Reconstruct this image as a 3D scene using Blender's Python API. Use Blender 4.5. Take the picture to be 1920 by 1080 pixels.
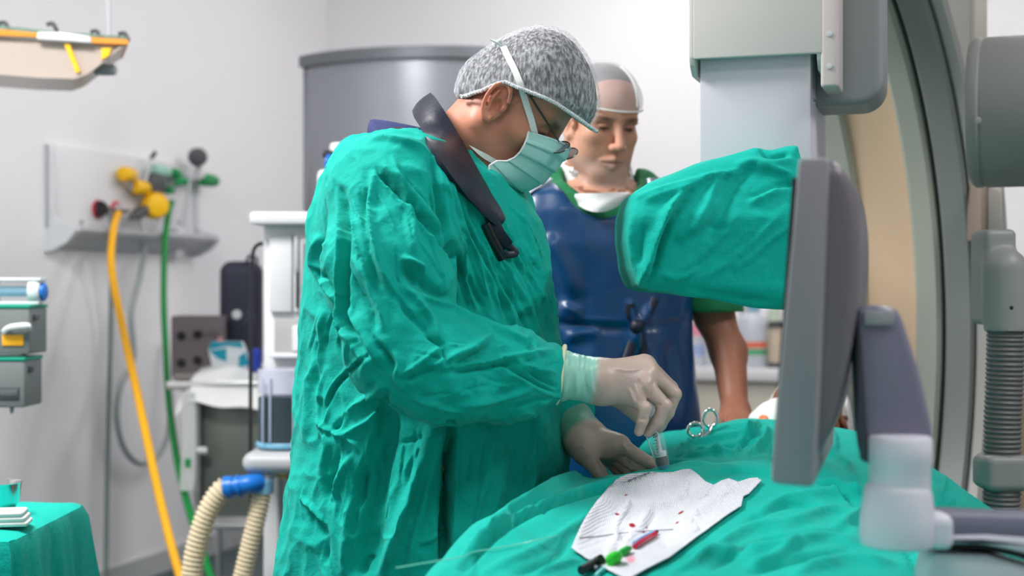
import bpy, bmesh, math, random
import numpy as np
from mathutils import Vector, Matrix
from mathutils.bvhtree import BVHTree
for _o in list(bpy.data.objects): bpy.data.objects.remove(_o)
SC = bpy.context.scene
COL = SC.collection
random.seed(7)
# ------------------------------------------------------------------ camera, world, lights, exposure
F = 1920 * 50 / 36.0            # focal length in pixels of the 1920 wide frame
CZ = 1.25                       # camera height
_c = bpy.data.cameras.new('camera'); CAM = bpy.data.objects.new('camera', _c); COL.objects.link(CAM)
CAM.location = (0, 0, CZ); CAM.rotation_euler = (math.pi / 2, 0, 0)
_c.lens = 50; _c.sensor_width = 36; _c.clip_start = 0.05
_c.dof.use_dof = True; _c.dof.focus_distance = 2.28; _c.dof.aperture_fstop = 3.2
SC.camera = CAM
W = bpy.data.worlds.new('world'); SC.world = W; W.use_nodes = True
W.node_tree.nodes['Background'].inputs[0].default_value = (1.0, 0.985, 0.98, 1)
W.node_tree.nodes['Background'].inputs[1].default_value = 0.58
SC.view_settings.view_transform = 'Standard'; SC.view_settings.look = 'None'
SC.view_settings.gamma = 1.0; SC.view_settings.exposure = 0.0; SC.view_settings.use_curve_mapping = False
def area_light(name, loc, size, power, col=(1, 0.985, 0.97), rot=(0, 0, 0)):
    l = bpy.data.lights.new(name, 'AREA'); l.shape = 'RECTANGLE'; l.size = size[0]; l.size_y = size[1]
    l.energy = power; l.color = col
    o = bpy.data.objects.new(name, l); COL.objects.link(o); o.location = loc; o.rotation_euler = rot
    return o
CEIL = 3.10
# ceiling luminaires of the room: flat panels (x, y, size x, size y, watts); added unseen globes that brighten the back wall (x, y, watts)
LUM = [(-1.45, 2.25, 0.9, 0.9, 112), (1.75, 1.5, 0.6, 1.2, 30), (0.0, 0.5, 1.2, 0.6, 8)]
FILL_GLOBES = [(0.35, 4.4, 38), (1.9, 5.0, 40), (0.35, 6.15, 30)]
for _i, (_x, _y, _sx, _sy, _p) in enumerate(LUM):
    area_light('ceiling_lamp_light', (_x, _y, CEIL - 0.06), (_sx * .92, _sy * .92), _p)
for _x, _y, _p in FILL_GLOBES:
    _l = bpy.data.lights.new('fill_globe_light', 'POINT'); _l.energy = _p; _l.shadow_soft_size = .15; _l.color = (1, .985, .97)
    _o = bpy.data.objects.new('fill_globe_light', _l); COL.objects.link(_o); _o.location = (_x, _y, CEIL - .27)
# ------------------------------------------------------------------ helpers
def P(px, py, Y): return Vector(((px - 960) / F * Y, Y, CZ + (540 - py) / F * Y))
NLc = Vector((0.954, -0.301, 0)).normalized(); WLc = Vector((0.301, 0.954, 0)).normalized()   # room axes: across, along
KC = Vector((-1.03, 7.86, 0))
def RM(r, q, z): return KC + NLc * r + WLc * q + Vector((0, 0, z))
def ray_plane(px, py, n, d):           # where the sight line through a pixel meets plane n.p = d
    v = Vector(((px - 960) / F, 1, (540 - py) / F)); c = Vector((0, 0, CZ))
    return c + v * ((d - n.dot(c)) / n.dot(v))
def WL(px, py, out=0.0): return ray_plane(px, py, NLc, NLc.dot(KC) + out)
def WB(px, py, out=0.0): return ray_plane(px, py, WLc, WLc.dot(KC) - out)
MATS = {}
def mat(name, col, rough=0.5, metal=0.0, bump=0.0, bscale=40.0, var=0.0, spec=0.5, trans=0.0, alpha=1.0, sheen=0.0, coat=0.0,
        weave=0.0, wscale=420.0, vcol=False, sss=0.0, emit=0.0, crease=0.0, stretch=None, ior=1.45, thin=0.0):
    if name in MATS: return MATS[name]
    m = bpy.data.materials.new(name); m.use_nodes = True; MATS[name] = m
    nt = m.node_tree; N = nt.nodes; L = nt.links; b = N['Principled BSDF']
    b.inputs['Base Color'].default_value = (*col, 1); b.inputs['Roughness'].default_value = rough
    b.inputs['Metallic'].default_value = metal; b.inputs['Specular IOR Level'].default_value = spec
    b.inputs['Transmission Weight'].default_value = trans; b.inputs['Alpha'].default_value = alpha
    b.inputs['Sheen Weight'].default_value = sheen; b.inputs['Coat Weight'].default_value = coat; b.inputs['IOR'].default_value = ior
    if emit: b.inputs['Emission Color'].default_value = (*col, 1); b.inputs['Emission Strength'].default_value = emit
    if sss:
        b.inputs['Subsurface Weight'].default_value = sss; b.inputs['Subsurface Radius'].default_value = (0.012, 0.004, 0.002); b.inputs['Subsurface Scale'].default_value = 0.6
    tc = N.new('ShaderNodeTexCoord'); src = tc.outputs['Object']
    if stretch:
        mp = N.new('ShaderNodeMapping'); mp.inputs['Scale'].default_value = stretch; L.new(src, mp.inputs['Vector']); src = mp.outputs[0]
    base = None
    if vcol:
        a = N.new('ShaderNodeVertexColor'); a.layer_name = 'Col'; base = a.outputs['Color']; L.new(base, b.inputs['Base Color'])
    if var:
        n = N.new('ShaderNodeTexNoise'); n.inputs['Scale'].default_value = bscale * .3; n.inputs['Detail'].default_value = 5; L.new(src, n.inputs['Vector'])
        mr = N.new('ShaderNodeMapRange'); mr.inputs['To Min'].default_value = 1 - var; mr.inputs['To Max'].default_value = 1 + var; L.new(n.outputs['Fac'], mr.inputs['Value'])
        mx = N.new('ShaderNodeVectorMath'); mx.operation = 'SCALE'
        if base: L.new(base, mx.inputs[0])
        else: mx.inputs[0].default_value = col
        L.new(mr.outputs[0], mx.inputs['Scale']); L.new(mx.outputs[0], b.inputs['Base Color'])
    last = None
    if bump:
        n = N.new('ShaderNodeTexNoise'); n.inputs['Scale'].default_value = bscale; n.inputs['Detail'].default_value = 6; n.inputs['Roughness'].default_value = .55
        L.new(src, n.inputs['Vector'])
        bp = N.new('ShaderNodeBump'); bp.inputs['Strength'].default_value = bump; bp.inputs['Distance'].default_value = 0.01
        L.new(n.outputs['Fac'], bp.inputs['Height']); last = bp
    if crease:
        n = N.new('ShaderNodeTexNoise'); n.noise_type = 'RIDGED_MULTIFRACTAL'; n.inputs['Scale'].default_value = 6.5; n.inputs['Detail'].default_value = 3.5; n.inputs['Roughness'].default_value = .55; n.inputs['Distortion'].default_value = .4
        mp = N.new('ShaderNodeMapping'); mp.inputs['Scale'].default_value = (1.5, 1.5, .75); mp.inputs['Rotation'].default_value = (.2, .35, .3); L.new(tc.outputs['Object'], mp.inputs['Vector']); L.new(mp.outputs[0], n.inputs['Vector'])
        bp = N.new('ShaderNodeBump'); bp.inputs['Strength'].default_value = crease; bp.inputs['Distance'].default_value = 0.012
        L.new(n.outputs['Fac'], bp.inputs['Height'])
        if last: L.new(last.outputs[0], bp.inputs['Normal'])
        last = bp
    if weave:
        hs = []
        for ax, d in ((0, 'X'), (1, 'Z')):
            w = N.new('ShaderNodeTexWave'); w.bands_direction = d; w.inputs['Scale'].default_value = wscale; L.new(src, w.inputs['Vector']); hs.append(w)
        ad = N.new('ShaderNodeMath'); ad.operation = 'ADD'; L.new(hs[0].outputs['Fac'], ad.inputs[0]); L.new(hs[1].outputs['Fac'], ad.inputs[1])
        bp = N.new('ShaderNodeBump'); bp.inputs['Strength'].default_value = weave; bp.inputs['Distance'].default_value = 0.001
        L.new(ad.outputs[0], bp.inputs['Height'])
        if last: L.new(last.outputs[0], bp.inputs['Normal'])
        last = bp
    if last: L.new(last.outputs[0], b.inputs['Normal'])
    if thin:       # thin cloth that lets some of what lies behind show
        tr = N.new('ShaderNodeBsdfTransparent'); mxs = N.new('ShaderNodeMixShader'); mxs.inputs[0].default_value = 1 - thin
        L.new(tr.outputs[0], mxs.inputs[1]); L.new(b.outputs[0], mxs.inputs[2]); L.new(mxs.outputs[0], N['Material Output'].inputs[0])
    return m
def srgb(r, g, b):
    f = lambda c: (c / 255 / 12.92) if c / 255 <= .04045 else ((c / 255 + .055) / 1.055) ** 2.4
    return (f(r), f(g), f(b))
def root_loc(o):
    while o.parent: o = o.parent
    return Vector(o.location)
def mesh(name, v, f, m, parent=None, smooth=True, col=None, sharp=40, kind=None, mats=None, mi=None):
    v = np.asarray(v, dtype=np.float64).reshape(-1, 3)
    if parent is not None: v = v - np.array(root_loc(parent))
    me = bpy.data.meshes.new(name)
    me.from_pydata(v.tolist(), [], [tuple(int(i) for i in q) for q in f])
    for k in (mats or [m]): me.materials.append(k)
    if mi is not None: me.polygons.foreach_set('material_index', np.asarray(mi, dtype=np.int32))
    if smooth:
        me.polygons.foreach_set('use_smooth', np.ones(len(me.polygons), dtype=bool))
        if sharp: me.set_sharp_from_angle(angle=math.radians(sharp))
    if col is not None:
        a = me.color_attributes.new('Col', 'FLOAT_COLOR', 'POINT')
        c = np.ones((len(v), 4)); c[:, :3] = col; a.data.foreach_set('color', c.ravel().astype(np.float32))
    me.update()
    o = bpy.data.objects.new(name, me); COL.objects.link(o)
    if parent is not None: o.parent = parent
    if kind: o['kind'] = kind
    return o
def tag(o, label, cat, group=None):
    o['label'] = label; o['category'] = cat
    if group: o['group'] = group
    return o
def thing(name, label, cat, loc, group=None):
    o = bpy.data.objects.new(name, None); COL.objects.link(o); o.location = loc; o.empty_display_size = .05
    return tag(o, label, cat, group)
def frame_of(d):
    d = Vector(d).normalized(); a = Vector((0, 0, 1)) if abs(d.z) < .9 else Vector((0, 1, 0))
    x = a.cross(d).normalized(); return x, d.cross(x), d
def spline(pts, n=10, closed=False):
    p = [Vector(q) for q in pts]; out = []; k = len(p)
    rng = k if closed else k - 1
    for i in range(rng):
        if closed: a, b, c, d = p[i - 1], p[i], p[(i + 1) % k], p[(i + 2) % k]
        else: a, b, c, d = p[max(i - 1, 0)], p[i], p[i + 1], p[min(i + 2, k - 1)]
        for j in range(n):
            t = j / n; out.append(.5 * ((2 * b) + (c - a) * t + (2 * a - 5 * b + 4 * c - d) * t * t + (3 * b - 3 * c + d - a) * t ** 3))
    if not closed: out.append(p[-1])
    return out
class MB:
    def __init__(s): s.v = []; s.f = []
    def add(s, v, f):
        o = len(s.v); s.v += [tuple(q) for q in v]; s.f += [tuple(i + o for i in q) for q in f]; return s
    def box(s, c, size, ax=None, bev=0.0, seg=2):
        bm = bmesh.new(); bmesh.ops.create_cube(bm, size=1)
        for v in bm.verts: v.co = Vector((v.co.x * size[0], v.co.y * size[1], v.co.z * size[2]))
        if bev: bmesh.ops.bevel(bm, geom=bm.edges[:], offset=min(bev, min(size) * .49), segments=seg, profile=.5, affect='EDGES')
        bm.verts.index_update()
        X, Y, Z = ax if ax else (Vector((1, 0, 0)), Vector((0, 1, 0)), Vector((0, 0, 1)))
        c = Vector(c); v = [c + X * q.co.x + Y * q.co.y + Z * q.co.z for q in bm.verts]; f = [[w.index for w in q.verts] for q in bm.faces]
        bm.free(); return s.add(v, f)
    def tube(s, pts, r, n=12, cap=True, rf=None, flat=1.0, up=None):
        pts = [Vector(p) for p in pts]; N = len(pts); v = []; f = []; x = None
        for i, p in enumerate(pts):
            d = (pts[min(i + 1, N - 1)] - pts[max(i - 1, 0)]).normalized()
            if up is not None: y = (Vector(up) - d * d.dot(Vector(up))).normalized(); x = y.cross(d)
            else:
                if x is None: x = frame_of(d)[0]
                x = (x - d * d.dot(x)).normalized(); y = d.cross(x)
            rr = rf(i / (N - 1)) if rf else r
            for k in range(n):
                a = 2 * math.pi * k / n; v.append(p + x * math.cos(a) * rr + y * math.sin(a) * rr * flat)
        for i in range(N - 1):
            for k in range(n): f.append((i * n + k, i * n + (k + 1) % n, (i + 1) * n + (k + 1) % n, (i + 1) * n + k))
        if cap: f.append(tuple(range(n - 1, -1, -1))); f.append(tuple((N - 1) * n + k for k in range(n)))
        return s.add(v, f)
    def lathe(s, prof, o, axis, n=28):       # prof: (radius, distance along axis)
        x, y, d = frame_of(axis); o = Vector(o); v = []; f = []
        for r, h in prof:
            for k in range(n):
                a = 2 * math.pi * k / n; v.append(o + d * h + (x * math.cos(a) + y * math.sin(a)) * max(r, 1e-5))
        for i in range(len(prof) - 1):
            for k in range(n): f.append((i * n + k, i * n + (k + 1) % n, (i + 1) * n + (k + 1) % n, (i + 1) * n + k))
        f.append(tuple(range(n - 1, -1, -1))); f.append(tuple((len(prof) - 1) * n + k for k in range(n)))
        return s.add(v, f)
    def prism(s, poly, d, bev=0.0):          # planar 3D polygon extruded by vector d
        bm = bmesh.new(); a = [bm.verts.new(Vector(p)) for p in poly]; b = [bm.verts.new(Vector(p) + Vector(d)) for p in poly]; n = len(poly)
        bm.faces.new(a[::-1]); bm.faces.new(b)
        for i in range(n): bm.faces.new((a[i], a[(i + 1) % n], b[(i + 1) % n], b[i]))
        bmesh.ops.recalc_face_normals(bm, faces=bm.faces[:])
        if bev: bmesh.ops.bevel(bm, geom=bm.edges[:], offset=bev, segments=2, profile=.5, affect='EDGES')
        bm.verts.index_update(); s.add([q.co.copy() for q in bm.verts], [[w.index for w in q.verts] for q in bm.faces]); bm.free(); return s
    def grid(s, rows, closed=False):
        n = len(rows[0]); v = [p for r in rows for p in r]; f = []
        for i in range(len(rows) - 1):
            for k in range(n if closed else n - 1):
                k2 = (k + 1) % n; f.append((i * n + k, i * n + k2, (i + 1) * n + k2, (i + 1) * n + k))
        return s.add(v, f)
    def obj(s, name, m, parent=None, **kw): return mesh(name, s.v, s.f, m, parent, **kw)
def shell(rows, th, closed=False):           # a sheet given by rows of points, with thickness
    b = MB(); A = [[Vector(p) for p in r] for r in rows]; R = len(A); C = len(A[0]); B = []
    for i in range(R):
        row = []
        for k in range(C):
            du = A[min(i + 1, R - 1)][k] - A[max(i - 1, 0)][k]
            dv = (A[i][(k + 1) % C] - A[i][k - 1]) if closed else (A[i][min(k + 1, C - 1)] - A[i][max(k - 1, 0)])
            n = du.cross(dv); n = n.normalized() if n.length > 1e-9 else Vector((0, 0, 1)); row.append(A[i][k] - n * th)
        B.append(row)
    b.grid(A, closed); o = len(b.v); b.grid([r[::-1] for r in B], closed)
    ia = lambda i, k: i * C + k % C
    ib = lambda i, k: o + i * C + (C - 1 - k % C)
    kk = C if closed else C - 1
    for k in range(kk):
        b.f.append((ia(0, k + 1), ia(0, k), ib(0, k), ib(0, k + 1))); b.f.append((ia(R - 1, k), ia(R - 1, k + 1), ib(R - 1, k + 1), ib(R - 1, k)))
    if not closed:
        for i in range(R - 1):
            b.f.append((ia(i, 0), ia(i + 1, 0), ib(i + 1, 0), ib(i, 0))); b.f.append((ia(i + 1, C - 1), ia(i, C - 1), ib(i, C - 1), ib(i + 1, C - 1)))
    return b
# ---- text as mesh
def text_mesh(name, s, size, origin, right, up, m, parent, depth=0.0006):
    cu = bpy.data.curves.new(name, 'FONT'); cu.body = s; cu.size = size; cu.extrude = depth; cu.align_x = 'CENTER'; cu.align_y = 'CENTER'
    t = bpy.data.objects.new(name, cu); COL.objects.link(t)
    me = bpy.data.meshes.new_from_object(t); X = Vector(right).normalized(); Y = Vector(up).normalized(); Z = X.cross(Y)
    v = [Vector(origin) + X * q.co.x + Y * q.co.y + Z * q.co.z for q in me.vertices]; f = [tuple(p.vertices) for p in me.polygons]
    bpy.data.objects.remove(t); bpy.data.meshes.remove(me)
    return mesh(name, v, f, m, parent, smooth=False)
# ---- smooth solid modelling: distance fields meshed by surface nets
def V3(*a): return np.array(a, dtype=np.float64)
def ell(p, c, r):
    q = (p - np.asarray(c)) / np.asarray(r); k0 = np.sqrt((q * q).sum(-1)); k1 = np.sqrt(((q / np.asarray(r)) ** 2).sum(-1)) + 1e-9
    return k0 * (k0 - 1) / k1
def capsule(p, a, b, ra, rb):
    a = np.asarray(a, float); b = np.asarray(b, float); d = b - a; t = np.clip(((p - a) @ d) / (d @ d), 0, 1)
    return np.sqrt(((p - a - t[..., None] * d) ** 2).sum(-1)) - (ra + (rb - ra) * t)
def rbox(p, c, h, r, ax=None):
    q = p - np.asarray(c)
    if ax is not None: q = q @ np.array([list(a) for a in ax]).T
    q = np.abs(q) - (np.asarray(h) - r)
    return np.sqrt((np.maximum(q, 0) ** 2).sum(-1)) + np.minimum(q.max(-1), 0) - r
def smin(a, b, k):
    h = np.clip(.5 + .5 * (b - a) / k, 0, 1); return b + (a - b) * h - k * h * (1 - h)
def smax(a, b, k): return -smin(-a, -b, k)
def chain(p, pts, rs, k=0.004):
    d = None
    for i in range(len(pts) - 1):
        e = capsule(p, pts[i], pts[i + 1], rs[i], rs[i + 1]); d = e if d is None else smin(d, e, k)
    return d
def nets(f, lo, hi, h, proj=2):
    lo = np.asarray(lo, float); hi = np.asarray(hi, float); n = np.ceil((hi - lo) / h).astype(int) + 1
    xs, ys, zs = [lo[i] + h * np.arange(n[i]) for i in range(3)]
    D = np.empty(n, dtype=np.float32); YZ = np.stack(np.meshgrid(ys, zs, indexing='ij'), -1)
    step = max(1, int(400000 / (n[1] * n[2])))
    for i in range(0, n[0], step):
        xx = xs[i:i + step]; g = np.empty((len(xx), n[1], n[2], 3)); g[..., 0] = xx[:, None, None]; g[..., 1:] = YZ
        D[i:i + step] = f(g.reshape(-1, 3)).reshape(len(xx), n[1], n[2])
    D[0] = np.maximum(D[0], 1e-4); D[-1] = np.maximum(D[-1], 1e-4); D[:, 0] = np.maximum(D[:, 0], 1e-4); D[:, -1] = np.maximum(D[:, -1], 1e-4)
    D[:, :, 0] = np.maximum(D[:, :, 0], 1e-4); D[:, :, -1] = np.maximum(D[:, :, -1], 1e-4)
    S = D < 0
    c = np.stack([S[a:n[0] - 1 + a, b:n[1] - 1 + b, e:n[2] - 1 + e] for a in (0, 1) for b in (0, 1) for e in (0, 1)], 0).sum(0)
    act = np.argwhere((c > 0) & (c < 8)); idx = np.full(c.shape, -1, dtype=np.int64); idx[tuple(act.T)] = np.arange(len(act))
    acc = np.zeros((len(act), 3)); cnt = np.zeros(len(act))
    cr = [(a, b, e) for a in (0, 1) for b in (0, 1) for e in (0, 1)]
    for A in cr:
        for ax in range(3):
            if A[ax]: continue
            B = list(A); B[ax] = 1
            va = D[tuple((act + A).T)]; vb = D[tuple((act + B).T)]; mk = (va < 0) != (vb < 0)
            t = np.where(mk, va / np.where(mk, va - vb, 1), 0); pt = np.repeat(np.array(A, float)[None], len(act), 0); pt[:, ax] += t
            acc[mk] += pt[mk]; cnt += mk
    v = lo + h * (act + acc / cnt[:, None]); F_ = []
    for ax in range(3):
        sl = [slice(1, None)] * 3; s2 = [slice(1, None)] * 3; sl[ax] = slice(0, n[ax] - 1); s2[ax] = slice(1, n[ax])
        for q in range(3):
            if q != ax: sl[q] = s2[q] = slice(1, n[q] - 1)
        a = S[tuple(sl)]; b = S[tuple(s2)]; e = np.argwhere(a != b); sgn = a[tuple(e.T)]
        base = e.copy(); u, w = (ax + 1) % 3, (ax + 2) % 3; base[:, u] += 1; base[:, w] += 1
        def off(du, dw):
            x = base.copy(); x[:, u] -= du; x[:, w] -= dw; return idx[tuple(x.T)]
        q = np.stack([off(1, 1), off(0, 1), off(0, 0), off(1, 0)], 1); q[~sgn] = q[~sgn][:, ::-1]; F_.append(q)
    F_ = np.concatenate(F_)
    for _ in range(proj):
        d = f(v); e = h * .25; g = np.stack([f(v + np.eye(3)[i] * e) - d for i in range(3)], 1) / e
        g2 = (g * g).sum(1); v = v - np.clip(d / np.maximum(g2, .2), -h * .5, h * .5)[:, None] * g
    return v, F_
def vnormals(v, f):
    f = np.asarray(f); n = np.cross(v[f[:, 2]] - v[f[:, 0]], v[f[:, 3]] - v[f[:, 1]]); o = np.zeros_like(v)
    for i in range(4): np.add.at(o, f[:, i], n)
    return o / (np.linalg.norm(o, axis=1, keepdims=True) + 1e-12)
def relax(v, f, it=1, lam=.5):
    f = np.asarray(f)
    e = np.concatenate([f[:, [i, (i + 1) % 4]] for i in range(4)])
    for _ in range(it):
        a = np.zeros_like(v); c = np.zeros(len(v))
        np.add.at(a, e[:, 0], v[e[:, 1]]); np.add.at(a, e[:, 1], v[e[:, 0]]); np.add.at(c, e[:, 0], 1); np.add.at(c, e[:, 1], 1)
        v = v + lam * (a / np.maximum(c, 1)[:, None] - v)
    return v
def subdiv(v, f):                              # each quad into four
    f = np.asarray(f); n = len(v); e = np.concatenate([f[:, [i, (i + 1) % 4]] for i in range(4)]); es = np.sort(e, 1)
    key = es[:, 0] * np.int64(n) + es[:, 1]; u, inv = np.unique(key, return_inverse=True); a, b = u // n, u % n
    m = (v[a] + v[b]) / 2; c = v[f].mean(1); F0 = len(f); k = inv.reshape(4, F0).T + n; ci = np.arange(F0) + n + len(u)
    return np.concatenate([v, m, c]), np.concatenate([np.stack([f[:, i], k[:, i], ci, k[:, (i + 3) % 4]], 1) for i in range(4)])
def vnoise(p, seed=0, octv=3):               # smooth value noise on points
    r = np.random.RandomState(seed); T = r.rand(64, 64, 64); o = 0; amp = 1; tot = 0
    for _ in range(octv):
        i = np.floor(p).astype(int); u = p - i; u = u * u * (3 - 2 * u); s = 0
        for a in (0, 1):
            for b in (0, 1):
                for c in (0, 1):
                    s = s + T[(i[:, 0] + a) % 64, (i[:, 1] + b) % 64, (i[:, 2] + c) % 64] * (u[:, 0] if a else 1 - u[:, 0]) * (u[:, 1] if b else 1 - u[:, 1]) * (u[:, 2] if c else 1 - u[:, 2])
        o = o + amp * s; tot += amp; amp *= .5; p = p * 2.03 + 17.3
    return o / tot - .5
def folds(v, n, strokes, ylim=None, face=True):
    """Cloth folds: each (points, width, height) is a ridge (+) or a crease (-) running over the side of the cloth that was looked at, pushed along the surface normal."""
    sx = 960 + F * v[:, 0] / v[:, 1]; sy = 540 - F * (v[:, 2] - CZ) / v[:, 1]; Q = np.stack([sx, sy], 1); d = np.zeros(len(v))
    vis = (n * (v - V3(0, 0, CZ))).sum(1) < 0
    for st in strokes:
        pts, w, hgt = st[0], st[1], st[2]; asym = st[3] if len(st) > 3 else 0
        pp = np.array([(p.x, p.y) for p in spline([(a, b, 0) for a, b in pts], 6)])
        lo = pp.min(0) - 4 * w; hi = pp.max(0) + 4 * w; m = np.where((Q >= lo).all(1) & (Q <= hi).all(1))[0]
        if not len(m): continue
        L = np.concatenate([[0], np.cumsum(np.linalg.norm(np.diff(pp, axis=0), axis=1))]); best = np.full(len(m), 1e9); par = np.zeros(len(m)); sd = np.zeros(len(m))
        for i in range(len(pp) - 1):
            a = pp[i]; e = pp[i + 1] - a; t = np.clip(((Q[m] - a) @ e) / (e @ e + 1e-9), 0, 1); r = Q[m] - a - t[:, None] * e; dd = np.hypot(r[:, 0], r[:, 1])
            k = dd < best; best[k] = dd[k]; par[k] = (L[i] + t[k] * (L[i + 1] - L[i])) / L[-1]; sd[k] = np.sign(e[0] * r[k, 1] - e[1] * r[k, 0])
        tap = np.clip(np.minimum(par, 1 - par) / .22, 0, 1) ** .7
        x = best / w
        if asym: x = x * np.where(sd * asym > 0, 2.2, .75)
        d[m] += hgt * tap * np.exp(-x * x)
        if asym: d[m] -= .35 * hgt * tap * np.exp(-((best * sd * asym / w - 1.1) ** 2) * 3)
    ok = vis if face else np.ones(len(v), bool)
    if ylim: ok &= (v[:, 1] > ylim[0]) & (v[:, 1] < ylim[1])
    return v + n * (d * ok)[:, None]
# ------------------------------------------------------------------ materials
M_wall = mat('wall_paint', srgb(238, 236, 239), .55, bump=.03, bscale=60)
M_ceil = mat('ceiling_paint', srgb(230, 230, 230), .7)
M_floor = mat('floor_vinyl', srgb(52, 74, 78), .35, var=.08, bscale=30)
M_base = mat('baseboard_paint', srgb(186, 188, 190), .4)
M_white = mat('white_enamel', srgb(222, 221, 224), .35, var=.02)
M_white2 = mat('white_plastic', srgb(214, 216, 220), .4)
M_lgrey = mat('light_grey_plastic', srgb(184, 186, 190), .4)
M_grey = mat('mid_grey_plastic', srgb(132, 136, 138), .45)
M_dgrey = mat('dark_grey_plastic', srgb(74, 76, 80), .45)
M_black = mat('black_plastic', srgb(26, 27, 32), .45)
M_steel = mat('brushed_steel', (.62, .62, .63), .32, metal=1, bump=.04, bscale=30, stretch=(1, 1, 18))
M_chrome = mat('polished_steel', (.75, .75, .76), .15, metal=1)
M_shield = mat('shield_grey_sheet', srgb(150, 152, 160), .30, metal=.55, bump=.03, bscale=14)
M_yellow = mat('yellow_plastic', srgb(246, 190, 12), .4)
M_yhose = mat('yellow_hose_rubber', srgb(244, 176, 6), .45)
M_ghose = mat('green_hose_rubber', srgb(0, 132, 58), .4)
M_grhose = mat('grey_hose_rubber', srgb(122, 136, 134), .5)
M_lgrhose = mat('pale_grey_hose_rubber', srgb(168, 174, 176), .5)
M_green = mat('green_plastic', srgb(4, 140, 74), .4)
M_blue = mat('blue_plastic', srgb(24, 116, 208), .35)
M_lblue = mat('pale_blue_plastic', srgb(120, 176, 206), .4)
M_red = mat('red_plastic', srgb(196, 40, 60), .4)
M_cream = mat('cream_corrugated_plastic', srgb(222, 206, 176), .45)
M_clear = mat('clear_plastic', (.93, .95, .97), .06, trans=.92, ior=1.1)
M_gl = mat('clear_glass', (1, 1, 1), .02, trans=1.0, ior=1.45)
M_cloth = mat('green_surgical_cloth', srgb(0, 164, 150), .82, crease=.42, bump=.30, bscale=60, var=.07, sheen=.04, weave=.16, wscale=260, spec=.18)
M_cloth2 = mat('green_gown_cloth', srgb(0, 162, 148), .82, crease=.48, bump=.32, bscale=52, var=.06, sheen=.04, weave=.16, wscale=260, spec=.18)
M_gauze = mat('white_gauze', srgb(225, 226, 232), .9, bump=.25, bscale=120, weave=.5, wscale=150, spec=.1)
M_whitecloth = mat('white_cloth', srgb(228, 229, 228), .85, bump=.15, bscale=40, spec=.15)
M_beige = mat('beige_machine_paint', srgb(226, 196, 166), .45, var=.02)
M_rail = mat('sage_machine_paint', srgb(172, 176, 166), .45, bump=.02, bscale=90)
M_side = mat('slate_machine_paint', srgb(132, 138, 136), .4, bump=.02, bscale=90)
M_lip = mat('pale_machine_paint', srgb(178, 176, 172), .45)
M_house = mat('grey_machine_paint', srgb(140, 142, 140), .45, bump=.02, bscale=90)
M_taupe = mat('taupe_machine_paint', srgb(206, 201, 198), .42, var=.015)
M_silver = mat('silver_panel', srgb(214, 209, 218), .42, metal=.05)
M_groove = mat('groove_rubber', srgb(22, 26, 26), .6)
M_mon = mat('monitor_bezel_grey', srgb(140, 137, 144), .38)
M_mon2 = mat('monitor_back_grey', srgb(104, 98, 106), .4)
M_arm = mat('arm_slate_plastic', srgb(114, 114, 134), .4)
M_armw = mat('arm_pale_cover', srgb(212, 210, 222), .38)
UZ = Vector((0, 0, 1)); AX = (NLc, WLc, UZ)
# ------------------------------------------------------------------ the room
def struct(name, b, m): return b.obj(name, m, None, smooth=False, kind='structure')
RL, RQ = 6.4, -9.2
struct('floor', MB().box(RM(RL / 2, RQ / 2, -.05), (RL + .4, -RQ + .4, .1), AX), M_floor)
struct('ceiling', MB().box(RM(RL / 2, RQ / 2, CEIL + .05), (RL + .4, -RQ + .4, .1), AX), M_ceil)
struct('wall_left', MB().box(RM(-.1, RQ / 2, CEIL / 2), (.2, -RQ + .4, CEIL), AX), M_wall)
struct('wall_back', MB().box(RM(RL / 2, .1, CEIL / 2), (RL, .2, CEIL), AX), M_wall)
struct('wall_right', MB().box(RM(RL + .1, RQ / 2, CEIL / 2), (.2, -RQ + .4, CEIL), AX), M_wall)
struct('baseboard_left', MB().box(RM(.008, RQ / 2, .05), (.016, -RQ, .1), AX, .004), M_base)
struct('baseboard_back', MB().box(RM(RL / 2, -.008, .05), (RL - .04, .016, .1), AX, .004), M_base)
M_diff = mat('lamp_diffuser', (1, 1, 1), .5, emit=3.0)
for i, (x, y, sx, sy, p) in enumerate(LUM):
    t = thing('ceiling_light', 'flat white ceiling light panel ' + ['beyond the surgeon\'s back', 'above the display monitor', 'in front of the patient table'][i], 'light', (x, y, CEIL - .05), 'ceiling light panels')
    MB().box((x, y, CEIL - .024), (sx, sy, .045), None, .004).obj('frame', M_white, t)
    MB().box((x, y, CEIL - .05), (sx * .94, sy * .94, .008), None).obj('diffuser', M_diff, t)
M_opal = mat('opal_glass', (1, 1, 1), .3, thin=.75)
for i, (x, y, p) in enumerate(FILL_GLOBES):  # bodies of the added fill lamps, out of view, for the upper back wall
    t = thing('fill_globe', 'added unseen round fill lamp ' + ['above the man in the apron', 'above the imaging machine', 'near the far corner of the room'][i], 'light', (x, y, CEIL - .27), 'added unseen fill lamps')
    MB().lathe([(.06, 0), (.06, .02), (.012, .03), (.012, .125)], (x, y, CEIL), (0, 0, -1), 24).obj('ceiling_mount', M_white, t)
    MB().lathe([(.001, -.15)] + [(.15 * math.sin(a), -.15 * math.cos(a)) for a in np.linspace(.15, math.pi - .15, 16)] + [(.001, .15)], (x, y, CEIL - .27), (0, 0, 1), 32).obj('globe', M_opal, t)
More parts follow.
